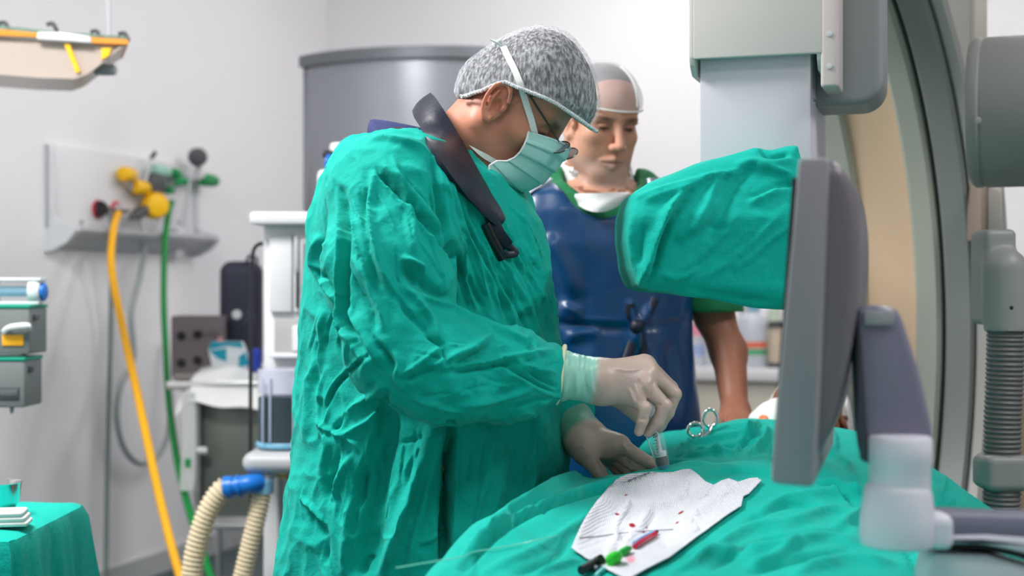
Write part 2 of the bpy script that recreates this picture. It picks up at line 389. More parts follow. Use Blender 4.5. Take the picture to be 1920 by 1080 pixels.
# ------------------------------------------------------------------ headwall gas panel on the left wall
qa, qb = -2.53, -1.43; z0, z1 = 1.40, 1.80
def wp(out, q, z): return RM(out, q, z)
t = thing('gas_supply_panel', 'long white gas supply panel with a grey curved ledge on the left wall', 'wall panel', wp(0, (qa + qb) / 2, z0))
MB().box(wp(.012, (qa + qb) / 2, 1.64), (.024, qb - qa, .33), AX, .005).obj('back_plate', M_white, t)
prof = [(.02, 1.50), (.07, 1.492), (.12, 1.484), (.135, 1.475), (.13, 1.462), (.10, 1.444), (.06, 1.425), (.02, 1.405), (.001, 1.40)]
MB().prism([wp(o, qa + .03, z) for o, z in prof], WLc * (qb - qa - .05), 0).obj('ledge', M_lgrey, t)
for q in (qa, qb - .02):
    e = [(.0, 1.39), (.03, 1.392), (.10, 1.425), (.14, 1.468), (.135, 1.488), (.06, 1.505), (.032, 1.53), (.030, 1.78), (.02, 1.80), (0, 1.80)]
    MB().prism([wp(o, q, z) for o, z in e], WLc * .03, 0).obj('end_cap', M_white2, t)
b = MB()
for px, py in ((290, 378), (290, 396)): b.box(WL(px, py, .026), (.004, .11, .03 if py == 396 else .02), AX, .001)
b.obj('printed_label', M_lblue, t)
MB().box(WL(330, 455, .03), (.05, .075, .13), AX, .01).obj('bracket', M_white2, t)
for px in (152, 335): MB().lathe([(.008, 0), (.009, .004), (.004, .006)], WL(px, 417, .023), NLc, 14).obj('screw', M_grey, t)
OUT = NLc
def outlet(name, label, cat, px, py, parts, group=None, out=.024):
    o = WL(px, py, out); t = thing(name, label, cat, o, group)
    for nm, m, prof, off, ax in parts:
        oo = o + NLc * off[0] + WLc * off[1] + UZ * off[2]; MB().lathe(prof, oo, ax, 22).obj(nm, m, t)
    return t
U, FW, BK = UZ, WLc, -WLc
knob = lambda r, l: [(r * .5, 0), (r * .9, l * .06), (r, l * .2), (r * .96, l * .7), (r * .8, l * .93), (r * .3, l)]
stem = lambda r, l: [(r, 0), (r, l)]
outlet('gas_valve', 'upper yellow gas valve knob on the wall panel, topmost of the yellow ones', 'valve', 225, 328, [('stem', M_lgrey, stem(.012, .07), (0, 0, -.0), OUT), ('knob', M_yellow, knob(.032, .09), (.04, -.05, 0), FW), ('neck', M_grey, stem(.008, .06), (.05, 0, -.07), U)], 'gas valves on the wall panel')
outlet('gas_valve', 'small yellow gas valve beside the round grey regulator', 'valve', 246, 350, [('stem', M_lgrey, stem(.012, .06), (0, 0, 0), OUT), ('knob', M_yellow, knob(.032, .10), (.045, -.05, -.005), FW), ('lever', M_chrome, stem(.007, .12), (.06, .01, .02), (WLc * .5 + UZ)), ('lever_tip', M_black, knob(.010, .05), (.06, .055, .12), (WLc * .8 + UZ * .7))], 'gas valves on the wall panel')
outlet('gas_regulator', 'round dark grey gas regulator dial between yellow knobs', 'regulator', 272, 346, [('stem', M_lgrey, stem(.014, .05), (0, 0, 0), OUT), ('dial', M_dgrey, knob(.05, .05), (.04, 0, 0), (NLc * .7 - WLc * .6)), ('pipe', M_grey, stem(.010, .12), (.05, 0, -.15), U)])
outlet('hose_connector', 'big round yellow hose connector at the top of the grey loop hose', 'connector', 263, 386, [('stem', M_lgrey, stem(.014, .05), (0, 0, 0), OUT), ('knob', M_yellow, knob(.058, .075), (.045, .02, 0), (NLc * .8 - WLc * .6)), ('grip', M_dgrey, [(.008, 0), (.022, .05), (.024, .10), (.012, .15)], (.06, -.17, -.06), (WLc + UZ * .35))])
outlet('vacuum_outlet', 'pair of red-rimmed outlets with a dark cone plug on the wall panel', 'outlet', 198, 394, [('red_ring', M_red, [(.038, 0), (.04, .006), (.03, .012), (.0, .012)], (0, -.06, 0), OUT), ('red_ring', M_red, [(.04, 0), (.043, .006), (.034, .012), (.0, .012)], (0, .07, 0), OUT), ('face_plate', M_lgrey, stem(.03, .016), (0, .07, 0), OUT), ('cone_plug', M_black, [(.033, 0), (.03, .01), (.012, .05), (.006, .10)], (.035, -.09, 0), FW), ('hose_tail', M_dgrey, stem(.007, .11), (.035, .0, 0), FW)])
outlet('oxygen_fitting', 'pale green fitting with a dark green clamp on the gas panel', 'fitting', 288, 322, [('barrel', mat('pale_green', srgb(150, 196, 178), .4), knob(.028, .14), (.04, -.08, 0), FW), ('clamp', M_green, knob(.022, .05), (.05, .075, .0), FW), ('tip', M_lgrey, knob(.012, .06), (.05, .12, .01), FW), ('stem', M_lgrey, stem(.012, .05), (0, 0, 0), OUT)])
outlet('oxygen_fitting', 'small bent green fitting beside the oxygen flowmeter', 'fitting', 318, 335, [('elbow', M_green, knob(.02, .08), (.05, -.02, -.01), FW), ('clamp', M_green, knob(.015, .045), (.05, -.02, -.035), U), ('stem', M_lgrey, stem(.010, .05), (0, 0, 0), OUT)])
outlet('oxygen_fitting', 'tiny green plug low on the gas panel under the bent fitting', 'fitting', 303, 357, [('plug', M_green, knob(.018, .05), (.04, -.025, 0), FW), ('stem', M_lgrey, stem(.010, .04), (0, 0, 0), OUT)])
outlet('oxygen_flowmeter', 'oxygen flowmeter with a dark gauge and a horizontal green knob', 'flowmeter', 350, 336, [('stem', M_lgrey, stem(.014, .06), (0, 0, 0), OUT), ('gauge', M_dgrey, knob(.042, .06), (.05, -.01, .095), (NLc * .8 - WLc * .6)), ('gauge_neck', M_lgrey, stem(.014, .08), (.06, 0, .0), U), ('collar', M_white, knob(.024, .04), (.06, -.01, .02), FW), ('knob', M_green, knob(.031, .15), (.06, .01, .0), FW), ('shaft', M_lgrey, stem(.008, .12), (.06, -.12, 0), FW), ('outlet_tube', M_lgrey, stem(.009, .22), (.06, -.13, -.22), UZ + WLc * .25)])
def hose(name, label, pts, r, m, extra=None):
    t = tag(MB().tube(spline(pts, 8), r, 12).obj(name, m), label, 'hose', 'gas hoses at the left wall'); return t
def flo(p, q, r=.012): return Vector((p, q, r))
hose('gas_hose', 'thin dark grey hose hanging straight down the left wall', [WL(205, 392, .06), WL(208, 420, .1), WL(209, 470, .1), WL(208, 600, .06), WL(204, 760, .05), WL(201, 900, .05), WL(199, 1040, .05), WL(199, 1100, .06), WL(203, 1113, .10)], .0095, M_grhose)
hose('gas_hose', 'yellow hose sweeping from the gas panel down to the floor', [WL(222, 400, .10), WL(213, 430, .17), P(209, 500, 5.45), P(229, 610, 5.25), P(258, 740, 5.0), P(292, 900, 4.75), P(318, 1010, 4.6), P(340, 1090, 4.5), P(365, 1190, 4.42), P(382, 1262, 4.4), Vector((-.85, 4.36, .03)), Vector((-.55, 4.25, .016))], .0145, M_yhose)
hose('gas_hose', 'pale grey hose that loops low in front of the left wall', [WL(263, 392, .08), WL(268, 425, .09), WL(272, 460, .08), WL(262, 520, .06), WL(246, 585, .06), WL(249, 640, .06), WL(248, 680, .06), WL(226, 725, .06), WL(219, 780, .06), WL(230, 835, .06), WL(255, 866, .06), WL(285, 864, .07), WL(308, 835, .08), WL(318, 790, .08), WL(319, 740, .07), WL(313, 700, .05), WL(310, 640, .03)], .0125, M_lgrhose)
hose('gas_hose', 'green oxygen hose hanging from the flowmeter to the floor', [WL(322, 378, .06), WL(315, 405, .08), P(309, 460, 5.95), P(307, 560, 5.85), P(311, 660, 5.7), P(316, 745, 5.5), P(330, 850, 5.25), P(350, 940, 5.05), P(375, 1020, 4.9), P(398, 1090, 4.75), P(422, 1150, 4.68), P(450, 1215, 4.65), P(480, 1246, 4.66), Vector((-.72, 4.68, .018))], .0135, M_ghose)
# ------------------------------------------------------------------ ceiling-hung shield, top left
Y0 = 3.9
t = thing('hanging_shield', 'ceiling-hung translucent shield with orange edge strips and green glass top', 'shield', P(120, 100, Y0))
M_hood = mat('frosted_acrylic', srgb(200, 186, 177), .3, trans=.25, ior=1.1)
M_oran = mat('orange_edge', srgb(246, 158, 46), .4, trans=.2)
M_gg = mat('green_tinted_glass', srgb(176, 206, 190), .08, trans=.7, ior=1.2)
Dv = Vector((-.085, .25, .0))
def pr(pts, y=Y0): return [P(a, b, y) for a, b in pts]
MB().prism(pr([(-190, 46), (-190, 40), (0, 47), (110, 60), (238, 68), (240, 73), (110, 66), (0, 54)]), Dv).obj('glass_top', M_gg, t)
MB().prism(pr([(-190, 62), (-190, 47), (0, 55), (72, 62), (73, 69), (0, 66)], Y0 - .01), Vector((0, .02, 0))).obj('edge_strip', M_oran, t)
MB().prism(pr([(170, 70), (240, 74), (241, 83), (170, 80)], Y0 - .01), Vector((-.085, .25, 0))).obj('edge_strip', M_oran, t)
MB().prism(pr([(70, 60), (112, 60), (168, 68), (171, 80), (112, 76), (68, 73)], Y0 - .02), Vector((0, .04, 0)), .003).obj('sleeve', M_white2, t)
rows = []
for k, dy in ((0, 0), (1, .08), (2, .17), (3, .24)):
    rows.append([P(a, b, Y0) + Dv * (dy / .25) for a, b in ((-200, 60), (-200, 110), (-80, 132), (0, 140), (75, 146), (140, 148), (165, 139), (195, 116), (225, 92), (240, 82))])
shell(rows, .006).obj('hood', M_hood, t)
shell([[P(a, b, Y0 + .01) for a, b in ((-200, 62), (-100, 66), (0, 69), (100, 77), (240, 82))], [P(a, b, Y0 + .01) for a, b in ((-200, 112), (-90, 133), (0, 140), (140, 147), (165, 139))]], .004).obj('front_panel', M_hood, t)
for a in (((120, 82), (130, 82), (150, 134), (142, 136)), ((190, 90), (208, 90), (204, 104), (190, 112))):
    MB().prism([P(x, y, Y0 - .006) for x, y in a], Vector((0, .008, 0))).obj('strap', M_yellow, t)
for x, y in ((8, 46), (98, 48), (180, 62), (232, 66)):
    MB().tube(spline([P(x - 10, y - 2, Y0 + .02), P(x, y - 4, Y0 + .02), P(x + 6, y + 4, Y0 + .02), P(x + 8, y + 10, Y0 + .01)], 4), .006, 8).obj('clip', M_dgrey, t)
MB().tube([P(150, 137, Y0 + .05), P(172, 128, Y0 + .05), P(196, 116, Y0 + .05)], .012, 10).obj('bracket_arm', M_grey, t)
MB().lathe([(.004, 0), (.014, .004), (.016, .03), (.015, .06), (.005, .064)], P(176, 131, Y0 + .05), (1, 0, 0), 20).obj('knob', M_grey, t)
MB().tube([P(204, 118, Y0 + .1), Vector((P(204, 0, Y0 + .1).x, Y0 + .1, CEIL))], .006, 10).obj('rod', M_lgrey, t)
MB().lathe([(.05, 0), (.05, .02), (.01, .03)], Vector((P(204, 0, Y0 + .1).x, Y0 + .1, CEIL)), (0, 0, -1), 20).obj('ceiling_mount', M_white, t)
MB().tube([P(-150, 55, Y0 + .2), Vector((P(-150, 0, Y0 + .2).x, Y0 + .2, CEIL))], .012, 10).obj('rod', M_lgrey, t)
# ------------------------------------------------------------------ equipment stand on the far left with rail, boxes
Ys = 3.5
bx = P(-60, 600, Ys).x
t = thing('equipment_stand', 'light grey pole stand at the far left carrying a clear tube and boxes', 'stand', (bx, Ys + .1, 0))
MB().tube([(bx, Ys + .1, .05), (bx, Ys + .1, 1.45)], .02, 14).obj('pole', M_lgrey, t)
for k in range(5):
    a = k * 2 * math.pi / 5 + .3; e = Vector((bx + .22 * math.cos(a), Ys + .1 + .22 * math.sin(a), .035)); l = MB().tube([(bx, Ys + .1, .075), e], .016, 10).obj('leg', M_lgrey, t)
    MB().lathe([(.0, 0), (.03, .002), (.03, .022), (0, .024)], e + Vector((-.012 * math.sin(a), .012 * math.cos(a), -.004)), (math.sin(a), -math.cos(a), 0), 16).obj('caster', M_black, l)
for py in (545, 620, 712):
    MB().box(P(-32, py, Ys + .1), (.085, .03, .03), None, .005).obj('bracket', M_lgrey, t)
t = thing('tube_canister', 'horizontal clear tube with white end cap and blue disc at the far left', 'canister', P(20, 548, Ys))
MB().lathe([(.026, 0), (.03, .004), (.03, .17), (.026, .174)], P(-60, 546, Ys), (1, 0, 0), 24).obj('tube', M_clear, t)
MB().lathe([(.012, 0), (.012, .17)], P(-60, 546, Ys), (1, 0, 0), 16).obj('core', M_lblue, t)
MB().lathe([(.024, 0), (.033, .004), (.033, .022), (.028, .03)], P(56, 547, Ys), (1, 0, 0), 24).obj('end_cap', M_white2, t)
MB().lathe([(.022, 0), (.022, .008), (.015, .012)], P(78, 547, Ys), (1, 0, 0), 20).obj('disc', M_blue, t)
MB().box(P(10, 524, Ys), (.19, .05, .008), None, .002).obj('top_rail', M_white2, t)
MB().box(P(6, 568, Ys), (.19, .05, .007), None, .002).obj('lower_rail', M_white2, t)
def vaporizer(label, x1, ya, yb, lab):
    z = P(0, yb, Ys).z; t = thing('supply_box', label, 'box', P(20, yb, Ys), 'grey supply boxes at the far left')
    zc = (P(0, ya, Ys).z + z) / 2; h = P(0, ya, Ys).z - z; xa = P(-40, 0, Ys).x; xb = P(x1, 0, Ys).x
    MB().box(((xa + xb) / 2, Ys + .0, zc), (xb - xa, .13, h), None, .005).obj('body', mat('box_grey', srgb(112, 118, 118), .5), t)
    MB().box(((xa + xb) / 2, Ys, z + h + .004), (xb - xa + .004, .135, .009), None, .003).obj('lid', M_green if 0 else mat('teal_lid', srgb(10, 150, 124), .5), t)
    MB().box((xb + .004, Ys - .03, z + h * .80), (.012, .02, .014), None, .003).obj('latch', M_dgrey, t)
    MB().tube([P(45, ya, Ys), P(45, ya - 11, Ys)], .006, 8).obj('hook', M_lgrey, t)
    if lab:
        MB().tube(spline([P(8, 622, Ys - .072), P(20, 614, Ys - .082), P(50, 611, Ys - .082), P(53, 616, Ys - .074)], 4), .008, 8).obj('handle', M_white2, t)
        MB().box(P(24, 638, Ys - .067), (.052, .003, .026), None, .001).obj('printed_label', mat('orange_label', srgb(246, 176, 30), .5), t)
    else:
        MB().box(P(16, 737, Ys - .066), (.052, .006, .030), None, .002).obj('recess', M_dgrey, t); MB().box(P(16, 737, Ys - .069), (.042, .003, .016), None, .002).obj('slot', mat('slot_grey', srgb(86, 92, 92), .5), t)
        MB().lathe([(.006, 0), (.005, .016), (.002, .02)], P(22, 760, Ys), (0, 0, -1), 12).obj('nozzle', M_lgrey, t)
vaporizer('upper grey supply box with teal lid, white handle and orange label', 72, 577, 662, True)
vaporizer('lower grey supply box with teal lid and a dark slot', 63, 674, 760, False)
# ------------------------------------------------------------------ instrument table, bottom left
tt = thing('instrument_table', 'small steel instrument table at the bottom left under a green cloth', 'table', (-1.05, 2.58, 0))
cxa = P(100, 0, 2.6).x - .36; cy = 2.56; zt = .835
MB().box((cxa, cy, zt - .018), (.70, .40, .025), None, .004).obj('tabletop', M_steel, tt)
for sx in (-1, 1):
    for sy in (-1, 1): MB().tube([(cxa + sx * .30, cy + sy * .15, .0), (cxa + sx * .30, cy + sy * .15, zt - .03)], .012, 10).obj('leg', M_steel, tt)
rows = []; nn = 44; rs = np.random.RandomState(3)
hx, hy = .365, .20
for j, (dz, ex) in enumerate([(0, -.30), (0, -.2), (0, -.1), (0, -.03), (-.002, -.008), (-.008, .004), (-.03, .012), (-.1, .016), (-.2, .022), (-.32, .03), (-.45, .038)]):
    row = []
    per = []
    n4 = 30
    for s in range(4):
        for k in range(n4):
            u = -1 + 2 * k / n4
            per.append({0: (u, -1), 1: (1, u), 2: (-u, 1), 3: (-1, -u)}[s])
    for i, (u, w) in enumerate(per):
        k = 1 + ex / .20 if ex < 0 else 1
        e = ex if ex > 0 else 0
        kk = max(.001, k); l = math.hypot(u, w)
        wob = 0 if ex < 0 else (.010 * math.sin(i * .55) + .006 * math.sin(i * 1.37 + 1)) * min(1, -dz * 5)
        cr = max(abs(u), abs(w)); corner = 1 if min(abs(u), abs(w)) < .93 else .985
        row.append(Vector((cxa + u * hx * max(.0, 1 + min(0, ex) / .30) * corner + math.copysign(e + wob, u) * abs(u) ** 3, cy + w * hy * max(0, 1 + min(0, ex) / .30) * corner + math.copysign(e + wob, w) * abs(w) ** 3, zt + .002 + dz + (.001 * math.sin(i) if ex < 0 else 0))))
    rows.append(row)
tc = shell(rows, .0025, True).obj('table_cloth', M_cloth); tag(tc, 'green cloth draped over the small instrument table at the bottom left', 'cloth')
bp = P(10, 975, 2.58); bz = zt + .005
t = thing('kidney_bowl', 'shiny steel bowl on the green instrument table', 'bowl', (bp.x, 2.58, bz)); t.name = 'steel_bowl'
pr_ = [(.022, .0), (.034, .006), (.044, .025), (.047, .056), (.0485, .058), (.0455, .057), (.042, .026), (.032, .009), (.001, .006)]
b = MB(); b.lathe(pr_, (bp.x - .02, 2.58, bz), UZ, 36); b.f = b.f[:-2]; b.obj('bowl', M_chrome, t)
MB().lathe([(.012, 0), (.03, .003), (.040, .012), (.02, .02), (.001, .022)], (bp.x - .02, 2.58, bz + .008), UZ, 20).obj('swab', M_black, t)
# folded gauze
gp = P(12, 1000, 2.44)
gz = zt + .006
b = MB(); 
for k in range(3): b.box((gp.x - .025 - .002 * k, 2.45, gz + .005 + .0085 * k), (.12 - .004 * k, .06, .009), (Vector((.985, .17, 0)), Vector((-.17, .985, 0)), UZ), .004, 3)
tag(b.obj('folded_gauze', M_whitecloth), 'folded white gauze lying in front of the steel bowl', 'gauze')
# ------------------------------------------------------------------ steel cart with boxes, bag (behind, left of the machine)
Yc = 5.1
ca, cb = P(362, 0, Yc).x, P(362, 0, Yc).x + .50
t = thing('steel_cart', 'stainless steel cart with grey panel beside the anesthesia machine', 'cart', ((ca + cb) / 2, Yc + .2, 0))
M_panel = mat('cart_panel_steel', srgb(120, 126, 120), .38, metal=.6, bump=.02, bscale=20)
zc = P(0, 722, Yc).z
MB().box(((ca + cb) / 2 - .045, Yc + .2, zc), (cb - ca + .09, .46, .03), None, .004).obj('top', M_steel, t)
MB().box(((ca + cb) / 2, Yc + .03, (zc + .40) / 2 + .01), (cb - ca - .02, .02, zc - .43), None, .003).obj('panel', M_panel, t)
MB().box(((ca + cb) / 2, Yc + .2, .395), (cb - ca, .42, .022), None, .004).obj('lower_frame', M_steel, t)
for sx in (ca + .015, cb - .015):
    for sy in (Yc, Yc + .38):
        l = MB().tube([(sx, sy, .07), (sx, sy, zc - .015)], .013, 10).obj('leg', M_steel, t)
        MB().lathe([(0, 0), (.034, .002), (.034, .024), (0, .026)], (sx - .012, sy, .035), (1, 0, 0), 16).obj('caster', M_black, l)
# white cloth over the top, hanging off to the left
rows = []
for j in range(9):
    y = Yc - .06 + .045 * j; row = []
    for i in range(15):
        u = i / 14; x = P(338, 0, Yc).x + (.36) * u
        z = zc + .020 + .016 * math.sin(i * .9 + j * .7) * math.sin(j * .8 + 1) + .05 * math.exp(-((u - .45) / .3) ** 2)
        if j == 0: z = zc - .05 + .006 * math.sin(i * .8) - .045 * u
        if j == 1: z = zc + .01
        if i < 2: z -= .06 * (2 - i) * .5
        row.append(Vector((x, y - (.01 if j == 0 else 0), z)))
    rows.append(row)
tag(shell(rows, .004).obj('white_cloth', M_whitecloth), 'crumpled white cloth spread over the steel cart', 'cloth')
# plastic strip hanging at the left of the cart
rows = [[P(x + 3 * math.sin(j), y, Yc - .07) for x in (338, 350, 365)] for j, y in enumerate((735, 780, 830, 880, 920))]
t = thing('plastic_sleeve', 'clear plastic sleeve with a small green mark hanging off the steel cart', 'sleeve', P(350, 735, Yc - .07))
shell(rows, .003).obj('film', mat('milky_plastic', srgb(214, 218, 216), .3, alpha=.55), t)
MB().box(P(352, 868, Yc - .074), (.02, .002, .03), None).obj('printed_mark', M_green, t)
MB().tube([P(365, 845, Yc - .05), P(386, 845, Yc - .03)], .014, 10).obj('holder', M_white2, t)
# brown device box with four dark recesses
Yb = 5.22
t = thing('device_box', 'dark taupe box with four dark round knobs on the steel cart', 'device', P(365, 715, Yb))
xl, xr = P(321, 0, Yb).x, P(418, 0, Yb).x; zb = zc + .016; ztp = P(0, 592, Yb).z
M_tau = mat('taupe_plastic', srgb(112, 102, 106), .5, bump=.04, bscale=160)
MB().box(((xl + xr) / 2, Yb + .06, (zb + ztp) / 2), (xr - xl, .14, ztp - zb), None, .01).obj('body', M_tau, t)
for px, py in ((340, 630), (371, 627), (340, 681), (371, 676)):
    k = MB().lathe([(.014, 0), (.016, .006), (.012, .012), (.008, .008), (0, .008)], P(px, py, Yb - .009), (0, -1, 0), 16).obj('knob', M_black, t)
MB().box(P(356, 706, Yb - .014), (.12, .012, .025), None, .005).obj('lower_lip', mat('taupe_light', srgb(138, 130, 128), .5), t)
MB().box(P(396, 620, Yb - .012), (.05, .01, .03), None, .004).obj('side_clip', M_tau, t)
# bottle
bt = P(408, 640, 5.12)
# backpack
Yk = 5.3
t = thing('backpack', 'black backpack standing upright on the steel cart', 'bag', P(450, 720, Yk))
M_bag = mat('black_nylon', srgb(38, 40, 58), .6, bump=.3, bscale=40)
kc = P(453, 600, Yk + .09); hh = (P(0, 489, Yk).z - zb) / 2
def f(p):
    d = rbox(p, (kc.x, kc.y, zb + hh), (.074, .08, hh), .045); d = smin(d, rbox(p, (kc.x + .01, kc.y - .075, zb + hh * .55), (.058, .03, hh * .5), .028), .02)
    return d
v, ff = nets(f, (kc.x - .12, kc.y - .14, zb - .01), (kc.x + .12, kc.y + .12, zb + hh * 2 + .03), .008)
mesh('body', v, ff, M_bag, t)
MB().tube(spline([P(462, 492, Yk), P(468, 480, Yk + .01), P(480, 484, Yk + .02), P(482, 493, Yk + .02)], 5), .006, 8).obj('handle', M_bag, t)
MB().lathe([(.0, 0), (.018, .002), (.016, .006), (0, .008)], P(444, 590, Yk - .027), (0, -1, 0), 18).obj('badge', M_white2, t)
# teal package
Yp = 5.12
t = thing('glove_package', 'teal and white paper package leaning on the white cloth', 'package', P(430, 690, Yp))
c0 = [P(a, b_, Yp) for a, b_ in ((390, 655), (396, 641), (452, 641), (458, 655), (466, 690), (440, 694), (398, 690))]
MB().prism(c0, Vector((.0, .05, .0)), .003).obj('pack', mat('pack_white', srgb(222, 228, 232), .5), t)
M_teal = mat('pack_teal', srgb(0, 150, 176), .5)
for poly in (((391, 656), (396, 641), (452, 641), (456, 652), (424, 648)), ((392, 658), (424, 653), (424, 678), (408, 672)), ((448, 668), (460, 660), (466, 684), (448, 688))):
    MB().prism([P(a, b_, Yp - .003) for a, b_ in poly], Vector((0, .004, 0))).obj('printed_patch', M_teal, t)
t = thing('small_bottle', 'small pale bottle with pink cap standing behind the teal package', 'bottle', (bt.x, 5.19, zb))
MB().lathe([(.012, 0), (.015, .004), (.015, .10), (.007, .112), (.007, .125)], (bt.x, 5.165, zb + .012), UZ, 16).obj('bottle', M_white2, t)
MB().lathe([(.009, 0), (.009, .018)], (bt.x, 5.165, zb + .135), UZ, 14).obj('cap', mat('pink_cap', srgb(200, 140, 140), .5), t)
# blue pouch
tag(MB().box(P(478, 676, 5.06), (.045, .05, .085), None, .012, 3).obj('blue_pouch', mat('blue_fabric', srgb(30, 60, 160), .7)), 'small bright blue pouch at the foot of the black backpack', 'pouch')
# cable down the machine side
tag(MB().tube(spline([P(492, 456, 3.97), P(480, 462, 3.96), P(474, 480, 3.96), P(471, 540, 3.96), P(470, 700, 3.96), P(470, 860, 3.96), P(474, 985, 3.97), P(492, 1010, 4.0)], 8), .0055, 8).obj('power_cable', M_black), 'black cable running down the side of the white anesthesia machine', 'cable')
# ------------------------------------------------------------------ curved lead shield behind the surgeon
t = thing('radiation_shield', 'tall grey curved radiation shield standing behind the surgeon', 'shield', (-.35, 5.6, 0))
sc = Vector((-.278, 6.1, 0)); Rr = .68
ztop = 2.18
def arcpt(a, z, r=Rr): return Vector((sc.x + r * math.sin(a), sc.y - r * math.cos(a) * .9, z))
A0, A1 = -.93, .36
rows = [[arcpt(A0 + (A1 - A0) * i / 40, z) for i in range(41)] for z in (.14, .7, 1.4, ztop - .03)]
shell(rows, .012).obj('panel', M_shield, t)
M_fr = mat('shield_frame', srgb(112, 116, 122), .4, metal=.4)
rows = [[arcpt(A0 + (A1 - A0) * i / 40, z, Rr + .012) for i in range(41)] for z in (ztop - .045, ztop)]
shell(rows, .03).obj('top_rim', M_fr, t)
for a in (A0, A1): MB().box(arcpt(a, ztop / 2 + .05), (.035, .03, ztop - .1), None, .006).obj('side_post', M_fr, t)
for a in (A0 + .1, A1 - .1):
    l = MB().box(arcpt(a, .10), (.06, .40, .05), None, .01).obj('foot', M_fr, t)
    for s in (-.16, .16): MB().lathe([(0, 0), (.038, .003), (.038, .025), (0, .028)], arcpt(a, .0385) + Vector((-.014, s, 0)), (1, 0, 0), 16).obj('caster', M_black, l)
# ------------------------------------------------------------------ anesthesia machine
Ya = 3.9
t = thing('anesthesia_machine', 'white anesthesia machine with shelf and drawers behind the surgeon', 'medical machine', (P(640, 0, Ya).x, Ya + .3, 0))
xa, xb = P(489, 0, Ya).x, P(489, 0, Ya).x + .56
zt = P(0, 418, Ya).z
MB().box(((xa + xb) / 2 + .0, Ya + .28, (zt + .16) / 2 + .0), (xb - xa, .50, zt - .16), None, .012).obj('cabinet', M_white, t)
MB().box(((xa + xb) / 2, Ya + .26, zt + .012), (xb - xa + .05, .60, .034), None, .01).obj('top_shelf', M_white, t)
z1a, z2a = P(0, 585, Ya).z, P(0, 440, Ya).z
for x1, x2, hh in ((506, 548, 0), (551, 640, 1)):
    p0, p1 = P(x1, 0, Ya + .02), P(x2, 0, Ya + .02)
    d = MB().box(((p0.x + p1.x) / 2, Ya + .025, (z1a + z2a) / 2), (p1.x - p0.x, .03, z2a - z1a), None, .004).obj('door', M_white, t)
    if hh:
        MB().box(P(556, 478, Ya + .006), (.012, .014, .10), None, .003).obj('handle', M_lgrey, d); MB().box(P(567, 500, Ya + .004), (.01, .012, .14), None, .003).obj('hinge', M_lgrey, d); MB().box(P(557, 540, Ya + .004), (.008, .01, .11), None, .003).obj('handle', M_dgrey, d)
# open compartment
za_, zb_ = P(0, 666, Ya).z, P(0, 598, Ya).z; p0, p1 = P(513, 0, Ya), P(650, 0, Ya)
c = MB().box(((p0.x + p1.x) / 2, Ya + .022, (za_ + zb_) / 2), (p1.x - p0.x, .02, zb_ - za_), None, .002).obj('compartment', mat('recess_grey', srgb(172, 170, 172), .5), t)
MB().box(P(567, 634, Ya + .008), (.055, .012, .07), None, .004).obj('outlet_panel', M_white, c); MB().lathe([(.005, 0), (.006, .004), (0, .005)], P(571, 636, Ya), (0, -1, 0), 12).obj('port', M_green, c)
MB().box(((p0.x + p1.x) / 2, Ya + .005, za_ + .0), (p1.x - p0.x + .02, .05, .012), None, .004).obj('compartment_ledge', M_white, t)
b = MB()
for px in (520, 536, 552): b.box((P(px, 0, Ya).x, Ya + .022, .45), (.009, .012, .62), None, .003)
b.obj('rib', M_lgrey, t)
MB().box(((xa + xb) / 2, Ya + .28, .13), (xb - xa + .1, .6, .06), None, .02).obj('base', M_grey, t)
for sx in (xa + .04, xb - .04):
    for sy in (Ya + .06, Ya + .5): MB().lathe([(0, 0), (.05, .003), (.05, .035), (0, .038)], (sx - .02, sy, .05), (1, 0, 0), 18).obj('caster', M_black, t)
# absorber platform
pc = P(545, 860, Ya - .10); za2 = P(0, 842, Ya - .1).z
def f(p): return rbox(p, (pc.x + .01, pc.y + .02, za2 - .028), (.125, .115, .028), .027)
v, ff = nets(f, (pc.x - .15, pc.y - .13, za2 - .07), (pc.x + .17, pc.y + .17, za2 + .02), .006); mesh('platform', v, ff, M_lgrey, t)
for px in (548, 572): MB().tube([P(px, 868, Ya - .16), P(px, 892, Ya - .16)], .009, 10).obj('port', M_grey, t)
MB().tube(spline([P(520, 884, Ya - .12), P(532, 890, Ya - .12), P(541, 884, Ya - .12), P(546, 874, Ya - .12)], 5), .012, 10).obj('valve', mat('brass', (.55, .42, .2), .35, metal=1), t)
MB().lathe([(.02, 0), (.024, .004), (.024, .03), (.01, .034)], P(566, 830, Ya - .17), (0, -1, 0), 18).obj('knob', M_white2, t)
cc = Vector((P(530, 0, Ya - .1).x + .005, Ya - .08, za2))
t2 = thing('absorber_canister', 'clear round canister half full of dark green granules on the machine platform', 'canister', cc)
rr = .076
b = MB(); b.lathe([(rr * .96, 0), (rr, .006), (rr, .20), (rr * 1.03, .205), (rr * 1.03, .215), (rr * .9, .22)], cc, UZ, 40); b.obj('jar', mat('canister_clear', srgb(206, 210, 228), .12, alpha=.06), t2)
MB().lathe([(rr * .80, 0), (rr * .80, .004), (rr * .97, .008), (rr * .97, .07), (rr * .8, .072)], cc + Vector((0, 0, .142)), UZ, 40).obj('upper_tray', mat('tray_clear', srgb(214, 216, 232), .2, alpha=.75), t2)
MB().lathe([(rr * .96, 0), (rr * .96, .125), (rr * .9, .128)], cc + Vector((0, 0, .012)), UZ, 40).obj('granules', mat('dark_teal_granules', srgb(2, 44, 48), .7, bump=.5, bscale=200, var=.4), t2)
MB().lathe([(rr * 1.01, 0), (rr * 1.04, .003), (rr * 1.04, .012), (rr * 1.01, .015)], cc + Vector((0, 0, .005)), UZ, 40).obj('base_ring', M_lblue, t2)
